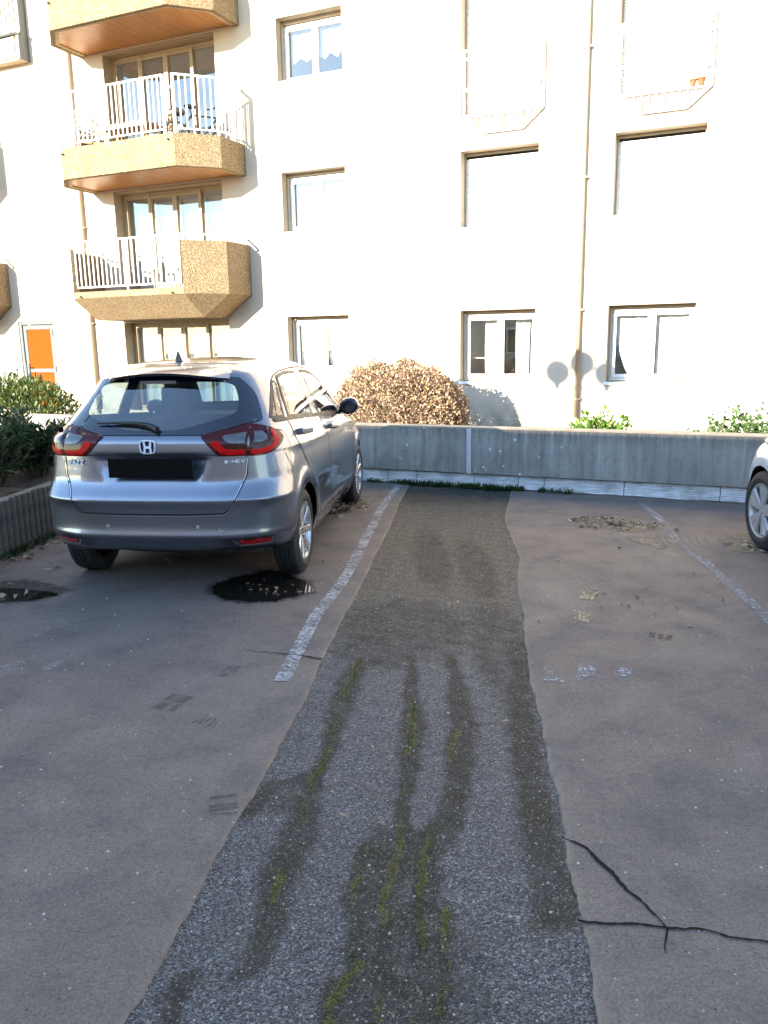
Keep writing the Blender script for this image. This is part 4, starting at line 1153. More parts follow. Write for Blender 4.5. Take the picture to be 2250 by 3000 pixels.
def openline(pts):  # helper so that dens on an open chain does not close it
    out = []
    for a, b in zip(pts[:-1], pts[1:]):
        n = max(1, int(math.dist(a, b)/.03)); out += [(a[0]+(b[0]-a[0])*i/n, a[1]+(b[1]-a[1])*i/n) for i in range(n)]
    return out + [pts[-1]]
def open_seam(pts, phi, parent, w=.006, off=.0035, both=False, m='seam', name='panel_gap'):
    P = openline(pts); n = len(P); vs = []; fs = []
    for i in range(n):
        a = P[max(i-1, 0)]; b = P[min(i+1, n-1)]
        dx, dz = b[0]-a[0], b[1]-a[1]; L = math.hypot(dx, dz) or 1; nx, nz = -dz/L*w/2, dx/L*w/2
        vs += [proj(P[i][0]+nx, P[i][1]+nz, phi, off), proj(P[i][0]-nx, P[i][1]-nz, phi, off)]
    fs = [(2*i, 2*i+1, 2*i+3, 2*i+2) for i in range(n-1)]
    for k, (a, b) in enumerate([(vs, fs)] + ([mirror(vs, fs)] if both else [])):
        link(name, MB().add(a, b).mesh(name), m, parent[k] if isinstance(parent, list) else parent)

PH = math.pi/2
# outlines in side view (y, z) and rear view (x, z)
Q_GLASS = smooth_poly([(-.300,1.122),(-.155,1.117),(.055,1.335),(.015,1.345)], 6, (0,1,2,3))
R_GLASS = smooth_poly([(-.085,1.112),(.60,1.070),(.640,1.383),(.37,1.388),(.18,1.372),(.11,1.342)], 6, (0,1,2))
F_GLASS = smooth_poly([(.81,1.056),(1.54,1.005),(1.52,1.14),(1.40,1.26),(1.22,1.345),(1.05,1.374),(.83,1.385)], 6, (0,1,6))
A_GLASS = smooth_poly([(1.64,1.005),(1.96,1.035),(1.64,1.17)], 4, (0,1,2))
REAR_GL = smooth_poly([(-.335,1.042),(.335,1.042),(.652,1.117),(.620,1.19),(.558,1.295),(.468,1.378),(.25,1.396),(-.25,1.396),(-.468,1.378),(-.558,1.295),(-.620,1.19),(-.652,1.117)], 6, (0,1,2,11,5,8))
CLEAR = smooth_poly([(-.15,1.072),(.15,1.072),(.30,1.105),(.46,1.150),(.50,1.19),(.475,1.29),(.415,1.348),(.22,1.360),(-.22,1.360),(-.415,1.348),(-.475,1.29),(-.50,1.19),(-.46,1.150),(-.30,1.105)], 5)
WSH = [(-.62,1.06),(.62,1.06),(.49,1.38),(-.49,1.38)]

def cut_body():
    """shell with openings for glass and wheel arches, edges snapped to the outlines"""
    bm = bmesh.new(); bv = [bm.verts.new(v) for v in SHV]
    for f in SHF:
        try: bm.faces.new([bv[i] for i in f])
        except ValueError: pass
    def grow(poly, g):
        c_ = np.mean(poly, 0); return [tuple(c_ + (np.array(p)-c_)*(1 - g)) for p in poly]
    def cut(test2d, sel, snap):
        kill = [f for f in bm.faces if sel(f.calc_center_median()) and test2d(f.calc_center_median())]
        bvs = {v for f in kill for v in f.verts}
        bmesh.ops.delete(bm, geom=kill, context='FACES')
        for v in bvs:
            if v.is_valid and v.link_faces: v.co = snap(v.co)
        loose = [v for v in bvs if v.is_valid and not v.link_faces]
        bmesh.ops.delete(bm, geom=loose, context='VERTS')
    def near(poly, p):
        best = None; bd = 9
        for a, b in zip(poly, poly[1:]+poly[:1]):
            a = np.array(a); b = np.array(b); d = b-a; L = (d@d) or 1e-9
            t = np.clip(((np.array(p)-a)@d)/L, 0, 1); q = a+t*d; r_ = math.dist(q, p)
            if r_ < bd: bd = r_; best = q
        return best
    for poly in (Q_GLASS, R_GLASS, F_GLASS, A_GLASS):
        pg = dens(poly, .02)
        for s in (1, -1):
            def snap(co, s=s, pg=pg):
                q = near(pg, (co.y, co.z)); h = proj(q[0], q[1], PH, 0); return Vector((s*h.x, h.y, h.z))
            cut(lambda c_: in_poly((c_.y, c_.z), poly), lambda c_: c_.x*s > .3, snap)
    pg = dens(CLEAR, .02)
    def snapr(co):
        q = near(pg, (co.x, co.z)); return proj(q[0], q[1], 0, 0)
    cut(lambda c_: in_poly((c_.x, c_.z), CLEAR), lambda c_: c_.y < 0, snapr)
    def snapw(co):
        q = near(dens(WSH, .02), (co.x, co.z)); d = Vector((0, -1, 0)); hit = SHBVH.ray_cast(Vector((q[0], 6, q[1])), d, 12)[0]; return hit or co
    cut(lambda c_: in_poly((c_.x, c_.z), WSH), lambda c_: c_.y > 1.2, snapw)
    RA = .345
    for yc in (0, 2.517):
        for s in (1, -1):
            def snap(co, yc=yc, s=s):
                if co.z < .19: return co
                a = math.atan2(co.z-.30, co.y-yc); q = (yc + RA*math.cos(a), .30 + RA*math.sin(a))
                h = proj(q[0], max(.185, q[1]), PH, 0); return Vector((s*h.x, h.y, h.z))
            cut(lambda c_: math.hypot(c_.y-yc, c_.z-.30) < RA, lambda c_: c_.x*s > .4, snap)
    bmesh.ops.recalc_face_normals(bm, faces=bm.faces)
    me = bpy.data.meshes.new('body'); bm.to_mesh(me); bm.free()
    return me
BODY = cut_body()

def lathe(mb, prof, n=56, x0=0.0):
    """profile [(x, r)] revolved round the x axis"""
    m_ = len(prof); vs = []
    for k in range(n):
        t = 2*math.pi*k/n
        for (x, r_) in prof: vs.append((x0+x, r_*math.cos(t), r_*math.sin(t)))
    mb.add(vs, [(k*m_+j, k*m_+j+1, ((k+1) % n)*m_+j+1, ((k+1) % n)*m_+j) for k in range(n) for j in range(m_-1)])
def tyre_mesh(rad=.302, w=.185, rr=.205):
    h = w/2; mb = MB()
    lathe(mb, [(-h+.03, rr-.004),(-h+.008, rr+.006),(-h, rr+.045),(-h+.006, rad-.03),(-h+.022, rad-.006),(-h+.045, rad),(-.036,rad+.001),(-.034,rad-.007),(-.026,rad-.007),(-.024,rad+.001),(-.004,rad+.001),(-.003,rad-.007),(.003,rad-.007),(.004,rad+.001),(.024,rad+.001),(.026,rad-.007),(.034,rad-.007),(.036,rad+.001),(h-.045, rad),(h-.022, rad-.006),(h-.006, rad-.03),(h-.003, rad-.055),(h+.001,rad-.058),(h, rr+.04),(h-.002, rr+.014),(h-.008, rr+.006),(h-.03, rr-.004)])
    me = mb.mesh('tyre'); me.materials.append(MATS['rubber']); autosmooth(me, 40); return me
def rim_mesh(kind):
    mb = MB(); h = .0925
    lathe(mb, [(-.07,.19),(h-.03,.196),(h-.012,.206),(h-.006,.207),(h-.010,.196),(h-.03,.188)])
    def spoke(t, r0, r1, w0, w1, x0, x1, th=.018, split=0):
        c_, s_ = math.cos(t), math.sin(t); vs = []
        for (r_, w, x) in ((r0, w0, x0), ((r0+r1)/2, (w0+w1)/2*.92, x0-.0+.004), (r1, w1, x1)):
            for (dw, dx) in ((-w/2, 0), (-w*.40, .007), (w*.40, .007), (w/2, 0), (w/2, -th), (-w/2, -th)):
                vs.append((x+dx, r_*c_ - dw*s_, r_*s_ + dw*c_))
        fs = [(i*6+j, i*6+(j+1) % 6, (i+1)*6+(j+1) % 6, (i+1)*6+j) for i in range(2) for j in range(6)] + [tuple(range(6)), tuple(range(12, 18))[::-1]]
        mb.add(vs, fs)
    if kind == 'alloy':
        for k in range(8):
            wide = k % 2 == 0
            spoke(2*math.pi*k/8 + .25, .035, .192, .034, .070 if wide else .052, h-.030, h-.016)
    else:
        for k in range(10):
            spoke(2*math.pi*k/10 + (.11 if k % 2 else -.11) + .1, .03, .19, .028, .085, h-.022, h-.014, .012)
    lathe(mb, [(h-.05,.062),(h-.026,.060),(h-.020,.050),(h-.018,.034),(h-.024,.030),(h-.014,.026),(h-.012,.0)], 32)
    me = mb.mesh('rim'); me.materials.append(MATS['alloy' if kind == 'alloy' else 'hubcap'])
    bm = bmesh.new(); bm.from_mesh(me); bmesh.ops.recalc_face_normals(bm, faces=bm.faces); bm.to_mesh(me); bm.free(); autosmooth(me, 30)
    return me
def brake_mesh():
    mb = MB(); lathe(mb, [(.02,.0),(.02,.135),(.012,.135),(.012,.19),(.0,.19),(-.06,.19)], 40)
    me = mb.mesh('brake_disc'); me.materials.append(MATS['brake_dark']); return me
TYRE = tyre_mesh(); BRAKE = brake_mesh(); RIMS = {'alloy': rim_mesh('alloy'), 'hubcap': rim_mesh('hubcap')}
LUG = MB()
for k in range(4):
    t = math.pi/4 + k*math.pi/2; LUG.tube([(.060, .040*math.cos(t), .040*math.sin(t)), (.0795, .040*math.cos(t), .040*math.sin(t))], .008, 8)
LUG = LUG.mesh('wheel_nut'); LUG.materials.append(MATS['dark_metal'])

def letters(txt, h, adv):
    """stroke letters as lists of 2D segments"""
    G = {'J': [((.75,1),(.75,.25)),((.75,.25),(.55,0)),((.55,0),(.2,0)),((.2,0),(0,.18))], 'A': [((0,0),(.5,1)),((.5,1),(1,0)),((.2,.35),(.8,.35))],
         'Z': [((0,1),(1,1)),((1,1),(0,0)),((0,0),(1,0))], 'H': [((0,0),(0,1)),((1,0),(1,1)),((0,.5),(1,.5))], 'E': [((0,0),(0,1)),((0,1),(1,1)),((0,.5),(.85,.5)),((0,0),(1,0))],
         'V': [((0,1),(.5,0)),((.5,0),(1,1))], 'e': [((0,.38),(.8,.38)),((.8,.38),(.7,.7)),((.7,.7),(.1,.7)),((.1,.7),(0,.2)),((0,.2),(.2,0)),((.2,0),(.8,0))], ':': [((0,.15),(.12,.15)),((0,.6),(.12,.6))]}
    x = 0; out = []
    for ch in txt:
        for a, b in G[ch]: out.append(((x+a[0]*adv*.72, a[1]*h), (x+b[0]*adv*.72, b[1]*h)))
        x += adv if ch != ':' else adv*.35
    return out
def badge_text(name, txt, x0, z0, h, adv, parent, w=.0055, m='chrome'):
    mb = MB()
    for a, b in letters(txt, h, adv):
        p = proj(x0+a[0], z0+a[1], 0, .009); q = proj(x0+b[0], z0+b[1], 0, .009)
        if (q-p).length > 1e-6: mb.bar(p, q, w, .006, up=(0, -1, 0))
    return mb.build(name, m, parent)

def build_car(kind, loc, rotz, label, paint_key):
    full = kind == 'hatch'
    car = empty('parked_car', loc, rotz); tag(car, label, 'car')
    body = link('body', BODY.copy() if BODY.users else BODY, paint_key, car, smooth=True)
    body.data.materials.clear(); body.data.materials.append(MATS[paint_key])
    # underside and wheel wells
    mb = MB(); mb.box((-.66, -.50, .27), (.66, 3.0, .34)); mb.box((-.78, .40, .21), (.78, 2.10, .24)); mb.build('floor_pan', 'black_plastic', car)
    for yc in (0, 2.517):
        for s in (1, -1):
            n = 20; vs = []; 
            for i in range(n+1):
                t = -.1 + (math.pi+.2)*i/n; y, z = yc+.347*math.cos(t), .30+.347*math.sin(t)
                vs += [(s*.80, y, z), (s*.52, y, z)]
            vs += [(s*.52, yc, .30)]
            fs = [(2*i, 2*i+2, 2*i+3, 2*i+1) for i in range(n)] + [(2*i+1, 2*i+3, len(vs)-1) for i in range(n)]
            MB().add(vs, fs).build('wheel_well', 'black_plastic', car, fixn=False)
    # wheel arch lips
    for yc in (0, 2.517):
        arc = [(yc+.352*math.cos(t), .30+.352*math.sin(t)) for t in np.linspace(-.28, math.pi+.28, 40)]
        open_seam([p for p in arc if p[1] > .20], PH, car, .022, .004, True, paint_key, 'arch_lip')
    # wheels
    rk = 'alloy' if full else 'hubcap'
    for (x, y, s) in ((.738,0,1),(-.738,0,-1),(.744,2.517,1),(-.744,2.517,-1)):
        wo_ = link('wheel', BRAKE, None, car); wo_.location = (x, y, .301)
        wo_.rotation_euler = (random.uniform(0, 1.2), 0, 0 if s > 0 else math.pi)
        link('tyre', TYRE, None, wo_); link('rim', RIMS[rk], None, wo_)
        if full: link('wheel_nut', LUG, None, wo_)
    # glass
    for poly, nm in ((Q_GLASS, 'quarter_window'), (A_GLASS, 'quarter_window')):
        gl = add_patch(nm, poly, PH, .001, 'car_glass_side', car, True)
        seam(poly, PH, gl, .018, .003, both=True, m='black_plastic', name='window_seal')
    rw = link('rear_window', MB().add(*patch(CLEAR, 0, .002)).mesh('rear_window'), 'car_glass', car, True)
    link('glass_border', MB().add(*patch(REAR_GL, 0, .004, .03, hole=CLEAR)).mesh('glass_border'), 'gloss_black', rw, True)
    vs = []; fs = []; nx, nz = 14, 10
    for i in range(nz+1):
        z = 1.055 + .33*i/nz; hw = .625 - .125*i/nz
        for j in range(nx+1):
            x = -hw + 2*hw*j/nx; hit = SHBVH.ray_cast(Vector((x, 6, z)), Vector((0, -1, 0)), 12); p = hit[0]; vs.append((p.x, p.y+.003, p.z))
    fs = [(i*(nx+1)+j, i*(nx+1)+j+1, (i+1)*(nx+1)+j+1, (i+1)*(nx+1)+j) for i in range(nz) for j in range(nx)]
    link('windscreen', MB().add(vs, fs).mesh('windscreen'), 'car_glass', car, True)
    # doors
    RD = smooth_poly([(-.140,1.095),(-.087,.964),(.047,.843),(.185,.684),(.290,.506),(.363,.320),(.97,.300),(.955,.47),(.950,.69),(.955,.87),(.790,1.040)], 5, (0,5,6,10))
    FDR = smooth_poly([(.80,1.040),(.965,.87),(.960,.69),(.965,.47),(.98,.300),(2.06,.262),(2.086,.43),(2.13,.62),(2.13,.78),(1.95,.93),(1.62,.978)], 5, (0,4,5,10))
    for poly, win, hx in ((RD, R_GLASS, (-.0, .30, 1.000, .972)), (FDR, F_GLASS, (1.015, 1.285, .926, .902))):
        dd = add_patch('door', poly, PH, .0018, paint_key, car, True)
        seam(poly, PH, dd, .007, .0032, both=True)
        gl = add_patch('door_window', win, PH, .001, 'car_glass_side', dd, True)
        seam(win, PH, dd, .020, .0045, both=True, m='black_plastic', name='window_seal')
        for k, s in enumerate((1, -1)):
            a = proj(hx[0], hx[2], PH, .032); b = proj(hx[1], hx[3], PH, .032); ca = proj(hx[0]+.02, hx[2], PH, -.01); cb = proj(hx[1]-.03, hx[3], PH, -.01)
            mb = MB(); mb.bar(a, b, .020, .036); mb.bar(a + Vector((0,.015,0)), ca, .03, .036); mb.bar(b - Vector((0,.02,0)), cb, .03, .034)
            if s < 0: mb.v = [(-x, y, z) for x, y, z in mb.v]
            mb.build('door_handle', paint_key, dd[k], bevel=.006)
    belt = [(-.30,1.106),(-.13,1.100),(.30,1.076),(.79,1.049),(1.25,1.012),(1.62,.985)]
    open_seam(belt, PH, car, .022, .006, True, 'black_plastic', 'belt_trim')
    # roof edge line round the door frames
    open_seam([(-.20,1.16),(.02,1.35),(.10,1.380),(.25,1.402),(.55,1.415),(.9,1.415),(1.15,1.396),(1.38,1.335),(1.6,1.235),(1.85,1.10),(1.98,1.055)], PH, car, .006, .003, True)
    open_seam([(.735,1.413),(.70,1.20),(.79,1.045)], PH, car, .006, .0032, True)
    # mirrors
    for s in (1, -1):
        mb = MB(); n = 14; vs = []; my = 1.60 if full else .92
        prof = [(0.0,.03),(.02,.068),(.06,.078),(.11,.066),(.145,.03)]
        for (dy, rr_) in prof:
            for i in range(n):
                t = 2*math.pi*i/n; vs.append((s*(.895 + rr_*1.15*math.cos(t)*1.05 - .10*dy), my+dy, 1.045 + rr_*math.sin(t)*.98 + .010*math.cos(t)))
        fs = [(i*n+j, i*n+(j+1) % n, (i+1)*n+(j+1) % n, (i+1)*n+j) for i in range(len(prof)-1) for j in range(n)] + [tuple(range(n)), tuple((len(prof)-1)*n+j for j in range(n))]
        mb.add(vs, fs)
        mi = mb.build('door_mirror', 'gloss_black' if full else paint_key, car); autosmooth(mi.data, 50)
        MB().bar((s*.76, my+.07, .985), (s*.86, my+.06, 1.005), .05, .03).build('mirror_arm', 'black_plastic', mi)
        MB().add([(s*(.895+.060*math.cos(2*math.pi*i/16)), my-.003, 1.045+.052*math.sin(2*math.pi*i/16)) for i in range(16)], [tuple(range(16))]).build('mirror_glass', 'gloss_black', mi)
    # cabin
    def seat(x, y, back, w=.5, head=True):
        mb = MB(); mb.box((x-w/2, y-.25, .42), (x+w/2, y+.28, .60)); st = mb.build('seat', 'seat', car, bevel=.05)
        bm_ = MB(); vs = [(x-w/2*.9,y-.22,.55),(x+w/2*.9,y-.22,.55),(x+w/2*.9,y-.06,.55),(x-w/2*.9,y-.06,.55),(x-w/2*.62,y-.36,back),(x+w/2*.62,y-.36,back),(x+w/2*.62,y-.27,back),(x-w/2*.62,y-.27,back)]
        bm_.add(vs, [(0,3,2,1),(4,5,6,7),(0,1,5,4),(1,2,6,5),(2,3,7,6),(3,0,4,7)]); bm_.build('backrest', 'seat', st, bevel=.05)
        if not head: return
        hb = MB(); hb.box((x-.135, y-.40, back+.045), (x+.135, y-.29, back+.235)); hb.build('headrest', 'seat', st, bevel=.045)
        mb = MB()
        for dx in (-.06, .06): mb.tube([(x+dx, y-.335, back-.04), (x+dx, y-.345, back+.07)], .008, 8)
        mb.build('headrest_post', 'chrome', st)
    seat(.37, 1.20, 1.04); seat(-.37, 1.20, 1.04)
    for x, hd_ in ((-.42, False), (.0, False), (.42, False)): seat(x, .28, .96, .42, hd_)
    mb = MB(); mb.box((-.70, 1.75, .55), (.70, 2.25, .98)); mb.build('dashboard', 'black_plastic', car, bevel=.05)
    sw = MB(); vs = []
    tw = [(.37+.185*math.cos(t), 1.62+.06*math.sin(t), .985+.175*math.sin(t)) for t in np.linspace(0, 2*math.pi, 33)]
    sw.tube(tw, .016, 8, False); sw.bar((.20,1.62,.985), (.54,1.62,.985), .03, .05); sw.bar((.37,1.62,.985), (.37,1.57,.84), .03, .06); sw.build('steering_wheel', 'black_plastic', car)
    mb = MB(); mb.box((-.12, 1.50, 1.28), (.12, 1.53, 1.345)); mb.tube([(0,1.53,1.34),(0,1.60,1.40)], .012, 6); mb.build('rear_view_mirror', 'black_plastic', car, bevel=.01)
    mb = MB(); mb.box((-.64, -.50, .86), (.64, .02, .885)); mb.build('parcel_shelf', 'black_plastic', car)
    for s in (1, -1):
        MB().add([(s*.72,-.45,.3),(s*.76,2.2,.3),(s*.74,2.2,.97),(s*.70,-.45,1.08)], [(0,1,2,3)]).build('inner_trim', 'black_plastic', car, fixn=False)
    mb = MB(); mb.add([(-.34,-.24,1.385),(.34,-.24,1.385),(.52,.25,1.40),(.50,1.25,1.40),(-.50,1.25,1.40),(-.52,.25,1.40)], [(0,5,4,3,2,1)]); mb.build('headlining', 'seat', car, fixn=False)
    if not full:
        for s in (1, -1):
            vs = []
            MB().sphere((s*.50, 2.98, .69), .11, 18, 12, (1, .9, .6)).build('headlight', 'headlamp', car, smooth=True)
        return car
    # ---------------- rear details of the near car
    TG = smooth_poly([(-.465,.560),(.465,.560),(.53,.63),(.60,.79),(.622,.90),(.60,1.10),(.56,1.25),(.53,1.36),(-.53,1.36),(-.56,1.25),(-.60,1.10),(-.622,.90),(-.60,.79),(-.53,.63)], 5, (0, 1, 7, 8))
    LOWTG = smooth_poly([(-.465,.560),(.465,.560),(.53,.63),(.60,.79),(.622,.905),(.42,.918),(.33,1.036),(-.33,1.036),(-.42,.918),(-.622,.905),(-.60,.79),(-.53,.63)], 5, (0,1,4,5,6,7,8,9))
    tg = add_patch('tailgate', LOWTG, 0, .0016, paint_key, car, step=.022)
    open_seam([(.60,.905),(.598,.80),(.53,.635),(.50,.585),(.462,.562),(.20,.556),(-.20,.556),(-.462,.562),(-.50,.585),(-.53,.635),(-.598,.80),(-.60,.905)], 0, tg, .010, .0060)
    open_seam([(.60,.899),(.592,.80),(.526,.628),(.498,.577),(.462,.553),(.20,.547),(-.20,.547),(-.462,.553),(-.498,.577),(-.526,.628),(-.592,.80),(-.60,.899)], 0, tg, .004, .0066, m='chrome', name='panel_edge')
    open_seam([(-.43,.921),(-.2,.923),(.2,.923),(.43,.921)], 0, tg, .005, .0034)
    # tail lights: inner half on the tailgate, outer half on the wing
    for s in (1, -1):
        tl = None
        IN = smooth_poly([(.318,1.036),(.425,.924),(.46,.914),(.604,.911),(.598,1.098),(.44,1.062)], 4, (0,3,4))
        CORN = 52*math.pi/180
        def c2(x, z, y):   # rear coords + depth to corner projection
            return (x*math.cos(CORN) + y*math.sin(CORN), z)
        OUT = [c2(.590,1.100,-.475),c2(.598,.911,-.588),c2(.671,.907,-.534),c2(.730,.922,-.474),c2(.768,.962,-.40),c2(.775,1.005,-.345),c2(.735,1.048,-.36),c2(.668,1.080,-.41)]
        OUT = smooth_poly(OUT, 4, (0, 1))
        def put(name, poly, phi, off, m, parent, step=.02):
            vs, fs = patch(poly, phi, off, step)
            if s < 0: vs, fs = mirror(vs, fs)
            return link(name, MB().add(vs, fs).mesh(name), m, parent, True)
        tl = put('taillight', IN, 0, .010, 'lens_dark', car)
        put('lens', OUT, CORN, .010, 'lens_dark', tl)
        put('light_bar', smooth_poly([(.385,.995),(.435,.942),(.475,.924),(.588,.920),(.588,.950),(.50,.955),(.465,.966),(.432,1.004)], 3, (3,4)), 0, .0125, 'lens_red', tl, .015)
        put('light_bar', smooth_poly([c2(.614,.952,-.56),c2(.614,.922,-.565),c2(.670,.919,-.533),c2(.718,.934,-.475),c2(.748,.968,-.42),c2(.748,1.000,-.395),c2(.712,1.052,-.385),c2(.695,1.045,-.40),c2(.718,.998,-.435),c2(.712,.968,-.46),c2(.665,.950,-.53)], 3, (0,1)), CORN, .0125, 'lens_red', tl, .012)
        put('clear_lens', smooth_poly([(.455,1.026),(.50,.994),(.588,.989),(.586,1.047),(.52,1.038)], 3, (2,3)), 0, .013, 'lens_clear', tl, .015)
        put('clear_lens', smooth_poly([c2(.616,.990,-.535),c2(.668,.992,-.495),c2(.685,1.012,-.46),c2(.655,1.045,-.45),c2(.614,1.047,-.485)], 3, (0,4)), CORN, .013, 'lens_clear', tl, .012)
        vs, fs = line_strip([(.599,.908),(.599,1.078)], 0, .0140, .007, False)
        vs = [proj(.600,.910,0,.0145), proj(.609,.910,0,.0145), proj(.604,1.10,0,.0145), proj(.595,1.10,0,.0145)]
        if s < 0: vs = [(-v.x, v.y, v.z) for v in vs]
        MB().add(vs, [(0,1,2,3)]).build('panel_gap', 'seam', tl)
        # black corner of the rear screen above the lamp
        put('corner_trim', [(.325,1.0405),(.44,1.066),(.588,1.102),(.645,1.112),(.637,1.122),(.56,1.108)], 0, .0085, 'gloss_black', tl, .02)
        put('reflector_bezel', [(.50,.392),(.735,.400),(.722,.346),(.545,.338)], 0, .003, 'chrome', car) if False else None
        rf = put('reflector', [(.535,.386),(.722,.392),(.708,.352),(.560,.348)], 0, .006, 'reflector', car, .02)
        put('bezel', [(.495,.383),(.515,.388),(.545,.346),(.712,.350),(.728,.393),(.738,.393),(.718,.341),(.540,.336)], 0, .0045, 'alloy', rf, .02)
        se = MB(); p = proj(.295, .478, 0, .0); se.tube([p + Vector((0,.01,0)), p + Vector((0,-.006,0))], .011, 14)
        if s < 0: se.v = [(-x, y, z) for x, y, z in se.v]
        se.build('parking_sensor', 'alloy', car)
        # bumper to wing seam
        open_seam([(-.30,.905),(-.18,.80),(-.36+.02,.66) if False else (-.27,.72)], PH, car, .005, .003) if False else None
        open_seam([(-.36,.90),(-.30,.80),(-.31,.64)], PH, car, .005, .003, s < 0 and True) if s > 0 else None
        # fuel flap outline / wing line
    # plate, badge, letters
    pc = proj(.01, .846, 0, 0)
    pm = MB(); pm.box((-.262, -.697, .787), (.282, -.688, .908)); npl = pm.build('number_plate', 'plate', car, bevel=.003, seg=1)
    npl['label'] = 'blank black number plate'
    ex, ez = -.012, .976; py = proj(ex, ez, 0, 0).y
    ring = MB(); outer = []; 
    for i in range(48):
        t = 2*math.pi*i/48; c_, s_ = math.cos(t), math.sin(t)
        rx = .052*(abs(c_)**.5)*(1 if c_ > 0 else -1); rz = .043*(abs(s_)**.5)*(1 if s_ > 0 else -1); k = 1 + .06*(rz/.043)
        outer.append((rx*k, rz))
    N_ = len(outer); vs = []
    for (sc_, dy) in ((1.0, .0), (1.0, -.010), (.86, -.012), (.86, -.002)):
        for (x, z) in outer: vs.append((ex+x*sc_, py-.004+dy-.25*z*0, ez+z*sc_))
    ring.add(vs, [(a*N_+i, a*N_+(i+1) % N_, (a+1)*N_+(i+1) % N_, (a+1)*N_+i) for a in range(3) for i in range(N_)])
    em = ring.build('emblem', 'badge_silver', car); autosmooth(em.data, 40)
    MB().add([(ex+x*.87, py-.0075, ez+z*.87) for x, z in outer], [tuple(range(N_))]).build('emblem_field', 'badge_blue', em)
    hm = MB()
    for sx in (1, -1):
        hm.add([(ex+sx*a, py-.013, ez+b) for a, b in ((.030,.040),(.016,.040),(.010,.004),(.012,-.006),(.014,-.038),(.028,-.038),(.024,.0))], [tuple(range(7))] )
    hm.add([(ex+a, py-.0128, ez+b) for a, b in ((-.012,.006),(.012,.006),(.014,-.010),(-.014,-.010))], [(0,1,2,3)])
    hm.build('emblem_letter', 'badge_silver', em)
    badge_text('model_lettering', 'JAZZ', -.565, .862, .025, .0305, tg, .0065, 'badge_silver')
    badge_text('drive_lettering', 'HEV', .512, .872, .017, .026, tg, .004, 'badge_silver')
    badge_text('drive_lettering', 'e:', .470, .872, .018, .026, tg, .0075, 'badge_silver')
    # wiper
    wp = MB(); pts = [proj(x, z, 0, .022) for x, z in ((.04,1.066),(-.02,1.088),(-.12,1.103),(-.30,1.104),(-.38,1.100))]
    wp.tube(pts, [.020,.017,.012,.008,.004], 8); wp.build('rear_wiper', 'black_plastic', car)
    # tailgate spoiler
    vs = []; nx = 24; prof = 5
    for i in range(nx+1):
        x = -.42 + .84*i/nx; k = (x/.42)**2
        ze = 1.420 - .045*k; bs = proj(x, min(ze, 1.39), 0, .004).y; ye = -.432*(1-k*k) + bs*k*k
        hr = SHBVH.ray_cast(Vector((x, -.17+.06*k, 3)), Vector((0, 0, -1)), 5)[0]
        lo = proj(x*.96, 1.386 - .03*k, 0, -.002)
        vs += [(x, hr.y, hr.z+.001), (x, (hr.y+ye)/2, (hr.z+ze)/2+.010), (x, ye, ze), (x, ye+.004, ze-.016), (lo.x, lo.y, lo.z)]
    fs = [(i*5+j, i*5+j+1, (i+1)*5+j+1, (i+1)*5+j) for i in range(nx) for j in range(2)]
    sp = MB().add(vs, fs).build('roof_spoiler', paint_key, car); autosmooth(sp.data, 50)
    fs2 = [(i*5+j, i*5+j+1, (i+1)*5+j+1, (i+1)*5+j) for i in range(nx) for j in (2, 3)]
    MB().add(vs, fs2).build('spoiler_underside', 'gloss_black', sp)
    for s in (1, -1):
        P_ = [proj(s*x, z, 0, o_) for x, z, o_ in ((.435,1.380,.022),(.468,1.376,.008),(.572,1.262,.004),(.552,1.262,.008))]
        pass
    MB().box((-.14, -.395, 1.352), (.10, -.375, 1.372)).build('brake_light', 'lens_clear', car)
    # roof antenna
    an = MB(); zb = SHBVH.ray_cast(Vector((-.03, .12, 3)), Vector((0, 0, -1)), 5)[0].z
    ant = []
    for (y, z, w) in ((.00,0,.030),(.20,0,.012),(.20,.01,.010),(.10,.035,.008),(.03,.066,.006),(-.005,.070,.006)):
        ant.append((y, z, w))
    vs = [(-.03+w, .02+y, zb-.004+z) for y, z, w in ant] + [(-.03-w, .02+y, zb-.004+z) for y, z, w in ant]; n = len(ant)
    an.add(vs, [tuple(range(n)), tuple(range(n, 2*n))[::-1]] + [(i, (i+1) % n, n+(i+1) % n, n+i) for i in range(n)])
    an.build('roof_antenna', paint_key, car, bevel=.004)
    open_seam([(-.52,1.09),(-.30,1.04),(-.26,.92)], PH, car, .005, .003, True)
    # towing hook stub under the bumper
    mb = MB(); mb.tube([(.02,-.52,.19),(.02,-.56,.24)], .01, 6); mb.build('exhaust_bracket', 'dark_metal', car)
    # scuffs on bumper
    open_seam([(.415,.475),(.420,.455),(.438,.443),(.462,.440)], 0, body, .006, .003, m='seam', name='scuff_mark')
    open_seam([(.421,.468),(.427,.452),(.440,.4455),(.455,.444)], 0, body, .0025, .0036, m='badge_silver', name='scuff_mark')
    return car

build_car('hatch', (-1.377, 5.6065, 0), -.1201, 'grey metallic hatchback parked beside the ribbed planter, seen from behind', 'car_grey')
build_car('front', (3.60, 3.36, 0), -.03, 'white car at the right edge showing its front wheel', 'car_white')
